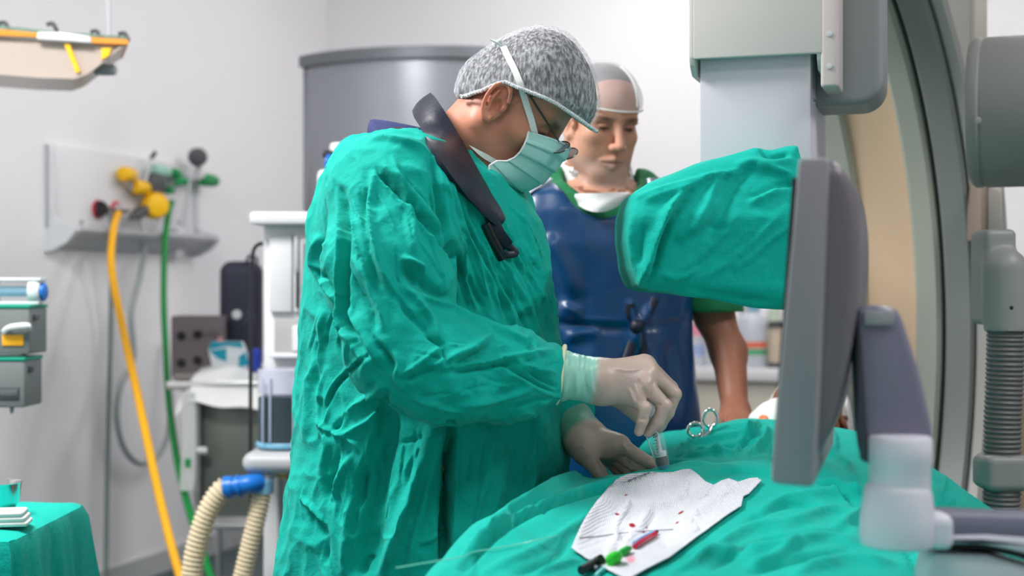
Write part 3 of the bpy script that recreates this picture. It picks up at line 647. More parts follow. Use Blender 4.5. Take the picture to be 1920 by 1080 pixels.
for px in (491, 505, 549):
    MB().box(P(px, 770, Ya - .145 - (.02 if px != 549 else .025)) + Vector((0, .012, 0)), (.006, .005, .17), None, .002).obj('rib', mat('violet_plastic', srgb(176, 180, 206), .4), t2)
# breathing tubes
def corr(t0, n):
    return lambda s: t0 * (1 + .13 * math.sin(2 * math.pi * n * s))
def tube_thing(label, pts, r, n, elbow):
    p = spline(pts, 60); t = thing('breathing_tube', label, 'tube', pts[-1], 'corrugated breathing tubes')
    # resample by arc length
    L = [0]
    for i in range(1, len(p)): L.append(L[-1] + (p[i] - p[i - 1]).length)
    m = n * 6; q = []; j = 0
    for i in range(m + 1):
        s = L[-1] * i / m
        while j < len(L) - 2 and L[j + 1] < s: j += 1
        u = (s - L[j]) / max(1e-9, L[j + 1] - L[j]); q.append(p[j].lerp(p[j + 1], min(1, u)))
    MB().tube(q, r, 16, rf=corr(r, n)).obj('tube', M_cream, t)
    for nm, m_, ps, rr_ in elbow: MB().tube(spline(ps, 5), rr_, 16).obj(nm, m_, t)
    return t
Yt = Ya - .2
tube_thing('cream corrugated breathing tube arching left from the blue connector', [P(424, 912, Yt), P(410, 925, Yt), P(390, 958, Yt), P(372, 1010, Yt), P(362, 1060, Yt), P(358, 1120, Yt), P(362, 1200, Yt), P(385, 1270, Yt), P(440, 1320, Yt + .05), P(520, 1345, Yt + .18)], .026, 64,
           [('connector', M_blue, [P(420, 914, Yt), P(436, 913, Yt)], .029), ('elbow', M_blue, [P(434, 913, Yt), P(452, 910, Yt), P(470, 907, Yt), P(486, 906, Yt + .02)], .0245), ('ring', M_blue, [P(446, 912, Yt), P(451, 911, Yt)], .03)])
tube_thing('cream corrugated breathing tube hanging straight below the machine port', [P(492, 920, Yt + .03), P(484, 960, Yt + .03), P(472, 1010, Yt + .03), P(460, 1060, Yt + .03), P(448, 1120, Yt + .03), P(450, 1200, Yt + .04), P(480, 1290, Yt + .08), P(560, 1350, Yt + .2)], .0235, 62,
           [('connector', M_lblue, [P(493, 900, Yt + .03), P(493, 924, Yt + .03)], .028), ('port_stub', M_lgrey, [P(493, 896, Yt + .03), P(510, 888, Yt + .06)], .016)])
# monitor and box on top of the machine
zt2 = zt + .030
t = thing('patient_monitor', 'white patient monitor with red-topped screen on top of the anesthesia machine', 'monitor', (P(650, 0, Ya).x, Ya + .3, zt2))
xm0, xm1 = P(617, 0, Ya + .1).x, P(720, 0, Ya + .1).x; zm1 = P(0, 266, Ya + .1).z
MB().box(((xm0 + xm1) / 2, Ya + .22, (zm1 + zt2) / 2), (xm1 - xm0, .24, zm1 - zt2), None, .012).obj('housing', M_white, t)
s = MB().box(P(685, 340, Ya + .097), (.09, .006, .18), None, .004).obj('screen', mat('screen_grey', srgb(88, 92, 100), .2), t)
MB().box(P(685, 274, Ya + .096), (.09, .006, .012), None, .002).obj('red_strip', mat('dull_red', srgb(160, 74, 70), .5), t)
MB().lathe([(.012, 0), (.014, .01), (.014, .022), (.008, .03)], P(625, 291, Ya + .1), (-1, -.6, 0), 14).obj('plug', M_black, t)
MB().tube(spline([P(618, 291, Ya + .07), P(613, 300, Ya + .06), P(613, 320, Ya + .06), P(620, 350, Ya + .06), P(622, 385, Ya + .06)], 6), .006, 8).obj('cable', M_blue, t)
t = thing('gas_module', 'small white module with blue markings beside the patient monitor', 'module', (P(610, 0, Ya).x, Ya + .1, zt2))
xm0, xm1 = P(592, 0, Ya).x, P(665, 0, Ya).x; zm1 = P(0, 316, Ya).z
MB().box(((xm0 + xm1) / 2, Ya + .05, (zm1 + zt2) / 2), (xm1 - xm0, .07, zm1 - zt2), None, .014).obj('housing', M_white2, t)
for px, py, m_ in ((602, 350, M_lblue), (601, 370, M_blue), (608, 386, M_lblue), (619, 345, M_yellow), (626, 345, M_green)):
    MB().lathe([(.007, 0), (.008, .004), (.0, .006)], P(px, py, Ya + .013), (0, -1, 0), 12).obj('button', m_, t)
# ------------------------------------------------------------------ counter and bottles at the back right
q0 = -.28
t = thing('wall_counter', 'white counter with cream front against the back wall', 'counter', RM(2.55, -.3, 0))
zc2 = .875
MB().box(RM(2.75, -.28, zc2 - .03), (1.9, .52, .06), AX, .006).obj('countertop', M_white, t)
MB().box(RM(2.75, -.26, (zc2 - .06) / 2), (1.84, .46, zc2 - .06), AX, .004).obj('cabinet', mat('cream_laminate', srgb(208, 202, 188), .5), t)
MB().box(RM(1.98, -.50, .42), (.05, .02, .8), AX, .004).obj('side_trim', mat('tan_trim', srgb(206, 182, 140), .5), t)
def bottle(label, px, r, h, body, capm, capr=.5, pumps=False, mark=None, out=.42, cat='bottle'):
    g = WB(px, 690, out); o = Vector((g.x, g.y, zc2)); t = thing('bottle', label, cat, o, 'bottles on the back counter')
    MB().lathe([(r * .9, 0), (r, .008), (r, h * .68), (r * .8, h * .78), (r * capr, h * .84), (r * capr, h * .86)], o, UZ, 24).obj('body', body, t)
    MB().lathe([(r * capr * 1.1, 0), (r * capr * 1.1, h * .12), (r * capr * .6, h * .14)], o + UZ * h * .86, UZ, 20).obj('cap', capm, t)
    if mark: 
        for dz, m_, hh in mark: MB().lathe([(r * 1.012, 0), (r * 1.012, hh)], o + UZ * dz * h, UZ, 24).obj('printed_label', m_, t)
M_milk = mat('translucent_bottle', srgb(214, 218, 226), .3, trans=.2)
M_pink = mat('pink_print', srgb(232, 150, 170), .5); M_bl2 = mat('pale_blue_print', srgb(160, 176, 220), .5); M_or = mat('orange_print', srgb(232, 110, 80), .5); M_gr2 = mat('green_print', srgb(70, 170, 110), .5)
bottle('white bottle with pink print band beside the standing man', 1303, .045, .29, M_milk, M_white, .5, mark=[(.50, M_pink, .06), (.18, M_bl2, .05)])
bottle('second white bottle with pink print, nearer the man in the apron', 1325, .04, .25, M_milk, M_white, .5, mark=[(.46, M_pink, .05)], out=.36)
bottle('large clear bottle with orange and green print in the middle of the counter', 1413, .062, .31, M_milk, M_lblue, .45, mark=[(.30, M_or, .028), (.20, M_gr2, .024)])
bottle('narrow clear bottle behind the large printed bottle', 1393, .03, .30, M_milk, M_lgrey, .5, out=.30)
bottle('tan jar with dark lid at the end of the counter', 1457, .042, .22, mat('tan_jar', srgb(196, 180, 160), .5), M_dgrey, .9, mark=[(.0, M_dgrey, .025)])
bottle('pale green bottle behind the tan jar', 1452, .036, .36, mat('greenish_bottle', srgb(190, 204, 186), .4), mat('olive_cap', srgb(168, 170, 150), .5), .6, out=.25)
# ------------------------------------------------------------------ C-arm imaging machine
ca = thing('imaging_machine', 'big grey and beige curved imaging machine on the right', 'medical machine', (1.35, 3.2, 0))
uC = Vector((.55, .835, 0)).normalized(); eC = Vector((.835, -.55, 0)).normalized()
PX = P(1768, 620, 3.45); KC_ = 1.113; RC = .82 * KC_
def cpt(s, rho, ph):     # s: along the arc's width, rho: outward from the inner surface, ph: angle above the extreme point
    s *= KC_; r = RC + rho * KC_; c = PX - uC * RC
    return c + uC * (r * math.cos(ph)) + UZ * (r * math.sin(ph)) + eC * s
def arc_part(name, sec, m, a0=-62, a1=100, n=60, bev=True):
    rows = []
    for i in range(n + 1):
        ph = math.radians(a0 + (a1 - a0) * i / n); rows.append([cpt(s, r, ph) for s, r in sec])
    b = MB(); b.grid(rows, True); k = len(sec); b.f.append(tuple(range(k))); b.f.append(tuple(n * k + i for i in range(k - 1, -1, -1)))
    bm = bmesh.new(); vs = [bm.verts.new(q) for q in b.v]
    for q in b.f: bm.faces.new([vs[i] for i in q])
    bmesh.ops.recalc_face_normals(bm, faces=bm.faces[:]); bm.verts.index_update()
    v = [q.co.copy() for q in bm.verts]; f = [[w.index for w in q.verts] for q in bm.faces]; bm.free()
    return mesh(name, v, f, m, ca, sharp=30)
def rsec(s0, s1, r0, r1, b=.008): return [(s0, r0 + b), (s0 + b, r0), (s1 - b, r0), (s1, r0 + b), (s1, r1), (s0, r1)]
arc_part('inner_panel', [(-.176, .012), (-.12, .020), (-.058, .012), (-.058, .09), (-.176, .09)], M_beige)
arc_part('rail', rsec(-.060, -.004, -.006, .10), M_rail)
arc_part('groove_seal', [(-.006, .022), (.008, .022), (.008, .09), (-.006, .09)], M_groove)
arc_part('rail', rsec(-.235, -.174, -.004, .10), M_rail)
arc_part('side_cover', rsec(.006, .066, -.004, .16, .006), M_side)
arc_part('side_lip', rsec(.066, .10, .006, .17, .008), M_lip)
arc_part('outer_cover', rsec(-.22, .09, .09, .20, .02), M_lip)
# pivot housing with arm to the right and the carriage post behind
o = P(1846, 213, 2.95)
MB().lathe([(.10, 0), (.146, .003), (.154, .012), (.155, .024), (.152, .027), (.152, .031), (.1545, .034), (.1545, .55)], o + Vector((-.03, .0, 0)), (.92, -.39, 0), 48).obj('pivot_housing', M_house, ca)
for px, py in ((1833, 226),): MB().lathe([(.006, 0), (.007, .003), (.003, .004)], P(px, py, 2.79), (0, -1, 0), 12).obj('screw', M_grey, ca)
pw = o + Vector((.62, .1, 0))
MB().box((pw.x, pw.y, 1.45), (.34, .5, 2.7), None, .04, 3).obj('support_column', M_house, ca)
MB().box((pw.x, pw.y, .05), (.8, .9, .1), None, .02).obj('base_plate', M_house, ca)
# bands behind the arc on the right
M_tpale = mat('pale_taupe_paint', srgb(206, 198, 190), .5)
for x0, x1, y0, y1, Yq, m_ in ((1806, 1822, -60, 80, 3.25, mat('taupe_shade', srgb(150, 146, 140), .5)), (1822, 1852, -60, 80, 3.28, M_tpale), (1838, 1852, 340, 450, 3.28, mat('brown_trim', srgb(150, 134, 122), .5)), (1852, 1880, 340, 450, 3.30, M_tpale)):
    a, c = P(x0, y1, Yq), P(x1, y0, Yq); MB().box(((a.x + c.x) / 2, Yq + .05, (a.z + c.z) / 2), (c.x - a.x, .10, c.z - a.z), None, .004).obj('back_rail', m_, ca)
MB().prism([P(a, b, 3.66) for a, b in ((1836, 640), (2010, 640), (2010, 1449), (1836, 1449))], Vector((.02, .06, 0)), .01).obj('lower_panel', M_beige, ca)
# lower cable bracket and corrugated conduit
Yh = 2.72
a = P(1862, 455, Yh + .03)
def f(p):
    c = P(1884, 545, Yh); d = capsule(p, P(1886, 505, Yh), P(1886, 640, Yh), .040, .040); d = np.maximum(d, (P(0, 621, Yh).z - p[:, 2])); d = smin(d, rbox(p, P(1862, 520, Yh + .05), (.030, .05, .092), .012), .012); return d
v, ff = nets(f, P(1800, 640, Yh) - Vector((0, .1, 0)), P(1940, 420, Yh) + Vector((.02, .14, .0)), .0045); mesh('cable_bracket', v, ff, M_house, ca)
MB().lathe([(.003, 0), (.004, .002), (.0, .003)], P(1896, 577, Yh - .038), (0, -1, 0), 10).obj('screw', M_black, ca)
pts = [P(1886, 610, Yh), P(1884, 700, Yh), P(1880, 800, Yh), P(1879, 900, Yh), P(1878, 1000, Yh), P(1880, 1120, Yh), P(1900, 1260, Yh + .05), P(1990, 1480, Yh + .25)]
q = spline(pts, 60); MB().tube(q, .034, 20, rf=lambda s: .0345 * (1 + .05 * math.sin(2 * math.pi * s * 78))).obj('conduit', mat('conduit_grey', srgb(104, 104, 104), .5), ca)
def f(p): return smin(rbox(p, P(1878, 884, Yh), (.040, .042, .034), .014), rbox(p, P(1846, 884, Yh + .02), (.016, .03, .028), .01), .008)
v, ff = nets(f, P(1820, 940, Yh) - Vector((0, .08, 0)), P(1930, 830, Yh) + Vector((.01, .1, 0)), .004); mesh('conduit_clip', v, ff, M_house, ca)
# detector column
BXo = P(1310, 0, 2.5); BXo.z = 0
AXd = (NLc, WLc, UZ)
def bxp(a, d, z): return BXo + NLc * a + WLc * d + UZ * z
zz = lambda py, Y: CZ + (540 - py) / F * Y
zb = 1.30; Wb = .193
MB().box(bxp(Wb / 2, .16, (zb + 2.0) / 2 + .1), (Wb, .30, 2.0 - zb + .2), AXd, .004).obj('detector_column', M_silver, ca)
# shroud: two side plates with a front plate ending higher
zs = zz(107, 2.46); zl = zz(140, 2.46)
MB().box(bxp(Wb / 2 + .008, -.014, (zs + 2.3) / 2), (Wb + .03, .012, 2.3 - zs), AXd, .004).obj('shroud_front', M_taupe, ca)
def side_plate(a, name):
    pl = [(-.018, zs + .004), (-.012, zl + .02), (.01, zl + .004), (.30, zl), (.32, 2.3), (-.018, 2.3)]
    MB().prism([bxp(a, d, z) for d, z in pl], NLc * .01, .002).obj(name, M_taupe, ca)
side_plate(-.014, 'shroud_side'); side_plate(Wb + .012, 'shroud_side')
# small bracket with screws beside the shroud, and rounded rear cover
c0 = bxp(Wb + .034, .03, zz(82, 2.45))
MB().box(c0 + UZ * .13, (.030, .10, .42), AXd, .006, 3).obj('mounting_bracket', mat('bracket_taupe', srgb(196, 186, 184), .45), ca)
for dz in (-.045, .01): MB().lathe([(.004, 0), (.005, .0015), (.0048, .003), (.002, .0035)], c0 - WLc * .05 + NLc * .0 + UZ * dz, (-WLc), 14).obj('screw', M_lgrey, ca)
MB().lathe([(.003, 0), (.004, .001), (.004, .003), (.0, .004)], bxp(Wb - .004, -.0, zz(188, 2.45)) + NLc * .012 - WLc * .0, (-WLc), 10).obj('screw', M_dgrey, ca)
def f(p):
    q = (p - np.array(bxp(Wb + .055, .17, zz(214, 2.65) + .3))) @ np.array([list(x) for x in AXd]).T
    d2 = np.abs(q[:, [0, 2]]) - np.array([.062 - .045, .30 - .045]); r = np.sqrt((np.maximum(d2, 0) ** 2).sum(1)) + np.minimum(d2.max(1), 0) - .045
    r = np.where(q[:, 0] < 0, np.maximum(np.abs(q[:, 2]) - .30, np.abs(q[:, 0]) - .062), r)
    return smax(r, np.abs(q[:, 1]) - .08, .012)
_c = bxp(Wb + .055, .17, zz(214, 2.65) + .3)
v, ff = nets(f, _c - Vector((.15, .15, .34)), _c + Vector((.15, .15, .34)), .006); mesh('rear_cover', v, ff, M_grey, ca)
def f(p): return rbox(p, bxp(.10, -.02, 1.335), (.135, .13, .075), .03, AXd)
_c = bxp(.10, -.02, 1.335); v, ff = nets(f, _c - Vector((.2, .2, .12)), _c + Vector((.2, .2, .12)), .008); mesh('detector_head', v, ff, M_taupe, ca)
# upper arm joining the column to the arc overhead
MB().box(bxp(Wb / 2 + .1, .35, 2.32), (.5, .9, .12), AXd, .03, 3).obj('top_carriage', M_taupe, ca)
# ------------------------------------------------------------------ green cover on the detector
Yd = 2.30
def poly_sdf(q, pl):
    pl = np.array(pl, float); d = np.full(len(q), 1e9); s = np.ones(len(q)); n = len(pl)
    for i in range(n):
        a = pl[i]; b = pl[i - 1]; e = b - a; w = q - a; t = np.clip((w @ e) / (e @ e), 0, 1); r = w - t[:, None] * e; d = np.minimum(d, (r * r).sum(1))
        c1 = q[:, 1] >= a[1]; c2 = q[:, 1] < b[1]; c3 = e[0] * w[:, 1] > e[1] * w[:, 0]
        fl = (c1 & c2 & c3) | (~c1 & ~c2 & ~c3); s = np.where(fl, -s, s)
    return s * np.sqrt(d)
out = [(1171, 400), (1180, 366), (1212, 345), (1260, 328), (1308, 309), (1360, 294), (1412, 277), (1440, 282), (1470, 274), (1494, 272), (1500, 300), (1560, 310), (1575, 450), (1560, 560), (1478, 580), (1420, 574), (1340, 558), (1255, 550), (1212, 545), (1192, 538), (1178, 505), (1169, 450)]
o3 = [(P(a, b, Yd).x, P(a, b, Yd).z) for a, b in out]
def f(p):
    yc = Yd + .06 + .10 * (p[:, 0] - .25)
    # thinner towards the top and the left facet
    hw = .165 - .05 * np.clip((p[:, 2] - 1.36) / .1, 0, 1)
    d2 = poly_sdf(p[:, [0, 2]], o3) + .028
    w = np.stack([d2, np.abs(p[:, 1] - yc) - hw + .028], 1)
    return np.sqrt((np.maximum(w, 0) ** 2).sum(1)) + np.minimum(w.max(1), 0) - .028
v, ff = nets(f, (.15, 2.05, 1.18), (.60, 2.62, 1.50), .0042)
v = relax(v, ff, 3); n = vnormals(v, ff)
v = v + n * (vnoise(v * np.array([14, 14, 22.]), 5)[:, None] * .006)
ST = [
 ([(1300, 352), (1268, 392), (1243, 440), (1226, 500), (1206, 542)], 5.6, -0.0192, 1),
 ([(1290, 352), (1255, 395), (1228, 450), (1212, 510), (1200, 538)], 8.8, 0.0156),
 ([(1352, 322), (1338, 360), (1312, 410), (1268, 452)], 10.4, 0.0120),
 ([(1338, 326), (1310, 345), (1262, 360), (1205, 378)], 5.6, 0.0096),
 ([(1395, 318), (1330, 332), (1255, 352), (1190, 372)], 4.8, 0.0084),
 ([(1366, 322), (1352, 350), (1340, 380)], 7.2, -0.0096),
 ([(1412, 312), (1380, 345), (1352, 400), (1325, 450)], 9.6, -0.0108),
 ([(1478, 345), (1450, 360), (1425, 372), (1400, 380)], 7.2, 0.0120, 1),
 ([(1488, 330), (1462, 322), (1440, 318), (1415, 312)], 6.4, 0.0108),
 ([(1490, 342), (1470, 348), (1455, 358)], 4.8, -0.0120),
 ([(1480, 380), (1440, 420), (1400, 460), (1350, 500), (1305, 530)], 8.0, 0.0072),
 ([(1470, 390), (1425, 430), (1380, 470), (1330, 510)], 5.6, -0.0060),
 ([(1488, 420), (1450, 445), (1410, 480), (1375, 510)], 6.4, 0.0060),
 ([(1385, 400), (1345, 450), (1300, 490), (1250, 525)], 7.2, 0.0072),
 ([(1240, 515), (1265, 523), (1290, 515), (1310, 500)], 4.8, 0.0072),
 ([(1325, 422), (1345, 428), (1370, 424)], 3.2, -0.0048),
 ([(1490, 300), (1450, 308), (1410, 305), (1380, 312)], 7.2, 0.0108),
 ([(1425, 280), (1448, 296), (1480, 288)], 4.8, -0.0108),
 ([(1210, 420), (1200, 460), (1200, 500)], 7.2, -0.0072), ([(1188, 400), (1184, 450), (1190, 500)], 5.6, 0.0060),
 ([(1260, 548), (1330, 552), (1400, 566), (1470, 576)], 4.8, 0.0072), ([(1300, 545), (1380, 556), (1440, 562)], 4.0, -0.0060)]
v = folds(v, n, ST); v = relax(v, ff, 1, .35)
tag(mesh('equipment_drape', v, ff, M_cloth, sharp=0), 'green cloth cover bundled over the imaging detector above the patient', 'cloth')
# ------------------------------------------------------------------ display monitor with arm in the right foreground
Ym = 1.45
mt = thing('display_monitor', 'grey display monitor seen from the side on a jointed arm in the right foreground', 'monitor', P(1680, 1020, Ym))
vM = Vector((.27, .963, 0))
pl = [(1497, 300), (1504, 296), (1545, 296), (1556, 300), (1552, 420), (1540, 700), (1528, 905), (1520, 914), (1452, 908), (1445, 900), (1466, 650), (1486, 440)]
MB().prism([P(a, b, Ym) for a, b in pl], vM * .36, .004).obj('bezel', M_mon, mt)
def f(p):
    q = np.stack([(p - np.array(P(1500, 600, Ym))) @ np.array(vM), p[:, 2]], 1)   # along, height
    n = np.array([vM.y, -vM.x, 0]); off = (p - np.array(P(1500, 600, Ym))) @ n - (p[:, 2] - P(0, 600, Ym).z) * .085
    zr = (q[:, 1] - P(0, 600, Ym).z - .004) / .165; hh_ = .046 * np.sqrt(np.clip(1 - np.abs(zr) ** 3, .02, 1)) * (1 - .25 * np.clip(-zr, 0, 1))
    w = rbox(np.stack([q[:, 0] - .185, q[:, 1] - P(0, 600, Ym).z - .004, (off - .008) * .046 / hh_], 1), (0, 0, 0), (.172, .163, .046), .024)
    return smax(w * .8, .010 - off, .004)
_c = P(1560, 600, Ym) + vM * .21
v, ff = nets(f, _c - Vector((.25, .28, .22)), _c + Vector((.25, .28, .22)), .006); mesh('back_shell', v, ff, M_mon2, mt)
# screen on the far face
sp = P(1470, 600, Ym); nS = Vector((-vM.y, vM.x, 0))
MB().prism([P(a, b, Ym) + vM * .02 + nS * .003 for a, b in ((1488, 330), (1449, 885))] + [P(a, b, Ym) + vM * .34 + nS * .003 for a, b in ((1449, 885), (1488, 330))], nS * -.004).obj('screen', M_black, mt)
# mount plate and slate arm
MB().prism([P(a, b, Ym + .16) for a, b in ((1602, 455), (1611, 450), (1613, 600), (1606, 640), (1598, 640))], vM * .09, .003).obj('mount_plate', mat('mount_slate', srgb(74, 76, 86), .45), mt)
Yx = 1.50
arm = [(1602, 590), (1612, 575), (1640, 572), (1678, 577), (1690, 592), (1722, 690), (1748, 800), (1752, 850), (1742, 868), (1700, 872), (1640, 872), (1616, 866), (1606, 800), (1602, 700)]
MB().prism([P(a, b, Yx) for a, b in arm], Vector((.015, .075, 0)), .008).obj('arm_link', M_arm, mt)
MB().prism([P(a, b, Yx + .002) for a, b in ((1603, 600), (1608, 580), (1618, 720), (1628, 868), (1612, 862), (1604, 800))], Vector((0, -.008, 0)), .002).obj('arm_edge', mat('arm_dark_edge', srgb(58, 60, 72), .4), mt)
MB().box(P(1648, 596, Yx - .003), (.032, .004, .016), None, .002).obj('label_plate', mat('label_grey', srgb(152, 154, 158), .4), mt)
MB().box(P(1622, 640, Yx + .06), (.03, .04, .05), None, .008).obj('pivot', mat('pivot_dark', srgb(58, 60, 66), .4), mt)
o = P(1688, 818, Yx + .03)
s = Yx / F
def lat(pts, o, m, nm, n=40): MB().lathe([(r * s, h * s) for r, h in pts], o, (0, 0, -1), n).obj(nm, m, mt)
lat([(30, 0), (54, 2), (59, 8), (60, 45), (56, 60), (56, 96)], P(1687, 815, Yx - .004), M_armw, 'joint_sleeve')
lat([(56, 0), (58, 2), (62, 14), (68, 60), (70, 96), (66, 112), (54, 118), (20, 119)], P(1683, 908, Yx - .004), M_armw, 'joint_cup')
# horizontal arm
armh = [(1738, 968), (1760, 964), (1850, 968), (2500, 985), (2500, 1050), (1900, 1026), (1840, 1018), (1745, 1018)]
MB().prism([P(a, b, Yx) for a, b in armh], Vector((.01, .06, 0)), .008).obj('lower_arm', M_arm, mt)
MB().prism([P(a, b, Yx - .004) for a, b in ((1740, 1004), (1850, 1002), (1935, 1008), (1960, 1016), (1960, 1050), (1900, 1034), (1840, 1022), (1740, 1022))], Vector((.0, .06, 0)), .006).obj('arm_underside', M_armw, mt)
def f(p): return rbox(p, P(1757, 995, Yx - .005), (.014, .02, .020), .012)
v, ff = nets(f, P(1720, 1040, Yx - .06), P(1800, 950, Yx + .05), .0025); mesh('end_knuckle', v, ff, M_armw, mt)
MB().prism([P(a, b, Yx - .002) for a, b in ((1742, 1024), (1840, 1024), (1905, 1037), (1960, 1052), (1960, 1062), (1900, 1044), (1840, 1031), (1742, 1030))], Vector((0, .05, 0)), .002).obj('cable_channel', M_black, mt)
MB().prism([P(a, b, Yx + .004) for a, b in ((1748, 1036), (1850, 1038), (1960, 1070), (1985, 1086), (1985, 1112), (1735, 1112), (1736, 1080))], Vector((0, .05, 0)), .008).obj('counterweight_cover', mat('arm_white_cover', srgb(206, 214, 222), .4), mt)
bx_ = P(2440, 1060, Yx + .04)
MB().tube([bx_ + Vector((0, 0, .06)), (bx_.x, bx_.y, .06)], .03, 20).obj('post', M_arm, mt)
MB().box((bx_.x + .1, bx_.y, .03), (.4, .4, .06), None, .02).obj('floor_base', M_arm, mt)
# ------------------------------------------------------------------ operating table, patient and the drape
OT = Vector((-.085, 1.70, 0))
def TB(a, b, z): return OT + WLc * a + NLc * b + UZ * z
TWd = .60
ot = thing('operating_table', 'operating table hidden under the big green drape', 'table', TB(.3, TWd / 2, 0))
MB().box(TB(.32, TWd / 2, .69), (TWd - .10, 2.1, .06), AX, .015).obj('tabletop', M_lgrey, ot)
MB().box(TB(.45, TWd / 2, .36), (.26, .36, .62), AX, .03).obj('pedestal', M_steel, ot)
MB().box(TB(.45, TWd / 2, .04), (.46, 1.0, .08), AX, .02).obj('base', M_lgrey, ot)
CTRL = [(850, 1075, 1.70), (930, 985, 1.855), (1010, 925, 2.043), (1100, 901, 2.25), (1160, 892, 2.28), (1240, 878, 2.29), (1340, 870, 2.29), (1444, 872, 2.29), (1550, 880, 2.28),
        (1140, 1070, 1.72), (1250, 985, 1.98), (1350, 940, 2.10), (1300, 1080, 1.70), (1500, 1000, 1.90), (1600, 1080, 1.70), (1700, 1010, 1.98), (1000, 1006, 1.85), (1100, 935, 2.09), (1230, 905, 2.19), (1450, 915, 2.17),
        (1190, 893, 2.37), (1300, 889, 2.42), (1400, 862, 2.44), (1255, 848, 2.62), (1340, 806, 2.76), (1440, 788, 2.82), (1560, 800, 2.82), (1640, 818, 2.78), (1752, 884, 2.60), (1826, 960, 2.42),
        (1480, 842, 2.62), (1600, 872, 2.50), (1700, 925, 2.35), (1800, 1010, 2.20), (1400, 822, 2.66)]
CP = [P(*c) for c in CTRL] + [Vector((.5, 3.15, .94)), Vector((.78, 3.1, .915)), Vector((.83, 2.85, .885)), Vector((.95, 3.0, .80)), Vector((.98, 2.75, .775)), Vector((.93, 2.5, .79)), Vector((.9, 2.2, .80)), Vector((-.15, 1.2, .895)), Vector((.15, 1.1, .895)), Vector((.4, 1.1, .89)), Vector((.25, 3.0, .93)), Vector((.3, 2.75, .945)), Vector((.2, 2.5, .915))]
_A = np.array([[c.x, c.y] for c in CP]); _z = np.array([c.z for c in CP])
def _phi(r): return np.where(r > 1e-9, r * r * np.log(np.maximum(r, 1e-9)), 0)
_K = _phi(np.linalg.norm(_A[:, None] - _A[None], axis=2)) + np.eye(len(_A)) * 2e-4
_M = np.block([[_K, np.c_[np.ones(len(_A)), _A]], [np.r_[np.ones((1, len(_A))), _A.T], np.zeros((3, 3))]])
_w = np.linalg.solve(_M, np.r_[_z, 0, 0, 0])
def hz(x, y):
    q = np.stack([np.atleast_1d(x), np.atleast_1d(y)], -1); o = np.empty(len(q))
    for i in range(0, len(q), 20000):
        s = q[i:i + 20000]; o[i:i + 20000] = _phi(np.linalg.norm(s[:, None] - _A[None], axis=2)) @ _w[:-3] + _w[-3] + s @ _w[-2:]
    return o
def on_drape(px, py, up=0.0):
    ys = np.linspace(1.45, 2.9, 600); z = CZ + (540 - py) / F * ys; h = hz((px - 960) / F * ys, ys) + up
    k = np.argmax(h >= z); Y = ys[k]; return P(px, py, Y)
na, nq = 400, 300
aa = np.linspace(-.62, 1.42, na); edge = .30
qq = np.linspace(-edge, TWd + .06 + edge, nq)
wid = TWd + .06
G = np.zeros((na, nq, 3)); rr = .035
for i, a in enumerate(aa):
    s = qq; b = np.clip(s, 0, wid); ov = np.where(s < 0, -s, np.where(s > wid, s - wid, 0)); sg = np.where(s < 0, -1, 1)
    th = np.minimum(ov / rr, math.pi / 2); dx = rr * np.sin(th); dz = rr * (1 - np.cos(th)) + np.maximum(0, ov - rr * math.pi / 2)
    wav = .012 * np.sin(a * 26 + 2 * np.sin(a * 9)) * np.clip(dz / .25, 0, 1)
    bb = b + sg * (dx + wav + .02 * np.clip(dz, 0, 1))
    x = OT.x + WLc.x * a + NLc.x * bb; y = OT.y + WLc.y * a + NLc.y * bb
    x0 = OT.x + WLc.x * a + NLc.x * b; y0 = OT.y + WLc.y * a + NLc.y * b
    G[i, :, 0] = x; G[i, :, 1] = y; G[i, :, 2] = hz(x0, y0) - dz
v = G.reshape(-1, 3); f_ = np.array([(i * nq + k, i * nq + k + 1, (i + 1) * nq + k + 1, (i + 1) * nq + k) for i in range(na - 1) for k in range(nq - 1)])
n = vnormals(v, f_)
if n[(na // 2) * nq + nq // 2, 2] < 0: f_ = f_[:, ::-1]; n = -n
v = v + n * (vnoise(v * np.array([9, 6, 9.]), 11) * .016)[:, None]
v = v + n * (vnoise(v * np.array([24, 17, 24.]), 12, 2) * .006)[:, None]
